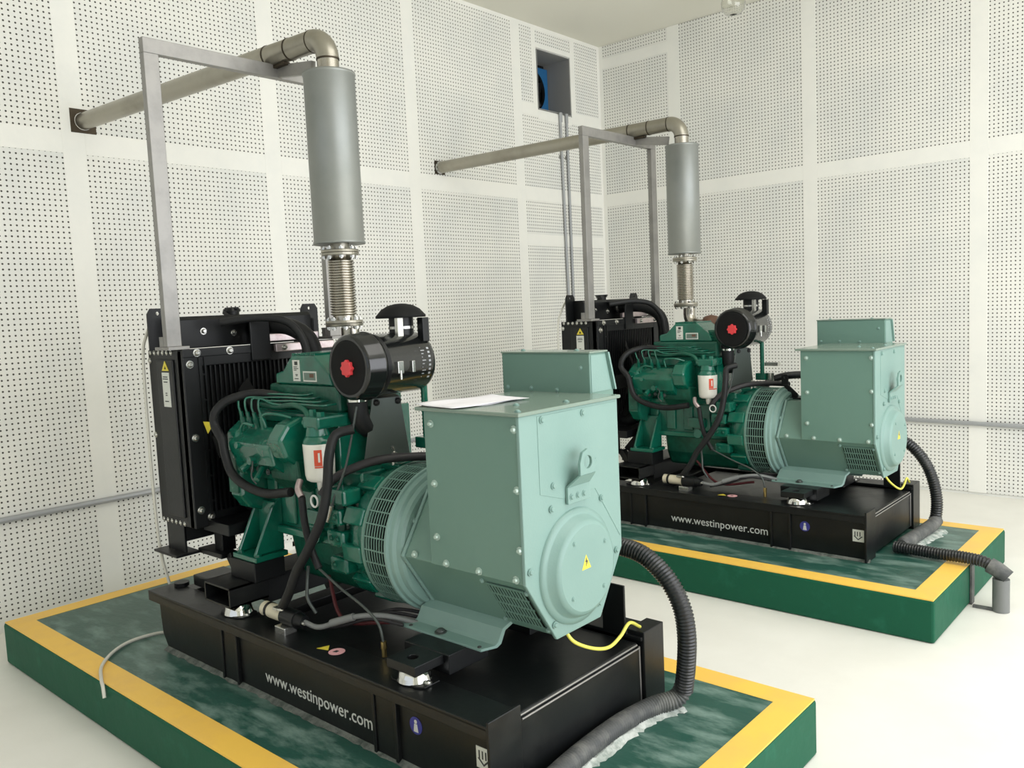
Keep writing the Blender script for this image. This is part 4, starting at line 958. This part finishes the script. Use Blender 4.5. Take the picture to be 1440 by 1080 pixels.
# ------------------------------------------------------------------ wall services
def conduit(name, pts, r, label, group='grey wall conduits', mname='conduit_grey'):
    base = Vector(pts[0]); q = M(base); q.tube(pts, r, 14, 0); o = q.build(name, mname); o.location = base; return tag(o, label, 'pipe', group)
co = conduit('wall_conduit', [(0.020, YS, 0.572), (0.020, -0.60, 0.562)], 0.016, 'horizontal grey conduit low on the left wall')
cr = conduit('wall_conduit', [(0.02, -0.020, 0.565), (XE, -0.020, 0.47)], 0.016, 'horizontal grey conduit low on the back wall')
v1 = conduit('wall_conduit', [(0.014, -0.645, 3.20), (0.014, -0.605, 0.58)], 0.0125, 'vertical grey conduit dropping from the fan opening, left of the pair')
v2 = conduit('wall_conduit', [(0.014, -0.552, 3.20), (0.014, -0.548, 0.58)], 0.0125, 'vertical grey conduit dropping from the fan opening, right of the pair')
for par, yy in ((v1, -0.638), (v2, -0.552)):
    q = M(par.location).box(0, 0.006, yy-0.03, yy+0.03, 2.80, 2.83).cyl((0.006, yy+0.022, 2.815), (0.012, yy+0.022, 2.815), 0.007, n=8); q.build('pipe_clip', 'bolt_zinc', par)
    q = M(par.location).cyl((0.014, yy, 3.12), (0.014, yy, 3.20), 0.016, n=12).build('pipe_socket', 'conduit_grey', par)
# exhaust fan set deep in the opening
fan = empty('exhaust_fan', (-0.24, -0.70, 3.44), 'blue square exhaust fan in the wall opening near the ceiling', 'fan')
FL = fan.location
cy_, cz_ = -0.715, 3.435
sq = [(VY0+0.009, VZ0+0.009), (VY1-0.014, VZ0+0.009), (VY1-0.014, VZ1-0.05), (VY0+0.009, VZ1-0.05)]
M(FL).ext(sq, 'x', -0.27, -0.245, hole=circ(cy_, cz_, 0.185, 32)).build('fan_frame', 'fan_blue', fan, bevel=0.002)
q = M(FL).rev((-0.246, cy_, cz_), (1, 0, 0), [(-0.02, 0.180), (0.0, 0.182), (0.006, 0.19), (0.008, 0.186)], 40, cap0=False, cap1=False).build('fan_ring', 'black_satin', fan)
M(FL).box(-0.315, -0.29, VY0+0.009, VY1-0.009, VZ0+0.009, VZ1-0.009).build('shutter', 'black_matte', fan)
for k in range(5):
    a = 2*PI*k/5+0.3; q = M(FL)
    q.obox((-0.262, cy_+0.10*math.cos(a), cz_+0.10*math.sin(a)), (0, math.cos(a), math.sin(a)), (0.4, -math.sin(a), math.cos(a)), (1, 0.4*math.sin(a), -0.4*math.cos(a)), 0.075, 0.045, 0.002); q.build('fan_blade', 'black_satin', fan)
M(FL).cyl((-0.28, cy_, cz_), (-0.245, cy_, cz_), 0.04, n=20).build('fan_hub', 'black_satin', fan)
# flat dark plates give the shade of the wall holes around the exhaust pipes
for yy, zz, lab in ((WY+GY, 2.585, 'nearer'), (WY+GY+DY, 2.585, 'farther')):
    q = M((0, yy, zz)); s_ = 0.062 if lab == 'nearer' else 0.050
    q.ext([(yy-s_-0.006, zz-s_), (yy+s_, zz-s_), (yy+s_, zz+s_), (yy-s_-0.006, zz+s_)], 'x', -0.01, 0.0028, hole=circ(yy, zz, 0.046, 24))
    o = q.build('pipe_hole_plate', 'weld', None, bevel=0.001); o.location = (0, yy, zz)
    tag(o, 'dark square plate for the shaded wall hole around the %s exhaust pipe' % lab, 'sleeve', 'exhaust pipe hole plates')
# ceiling lamp, a clear glass jar
lamp = empty('ceiling_lamp', (1.66, -0.60, ZC), 'clear glass jar lamp hanging from the ceiling above the back wall', 'lamp')
LL = lamp.location
M(LL).rev((1.66, -0.60, ZC), (0, 0, -1), [(0, 0.055), (0.02, 0.055), (0.03, 0.04), (0.10, 0.036)], 24).build('lamp_holder', 'cream_plastic', lamp)
q = M(LL).rev((1.66, -0.60, ZC-0.055), (0, 0, -1), [(0.03, 0.045), (0.05, 0.075), (0.12, 0.090), (0.17, 0.085), (0.20, 0.060), (0.206, 0.03), (0.205, 0.004), (0.201, 0.004), (0.201, 0.03), (0.196, 0.057), (0.168, 0.081), (0.12, 0.086), (0.052, 0.071), (0.033, 0.041)], 32)
q.build('lamp_shade', 'lamp_glass', lamp, label='clear glass shade')
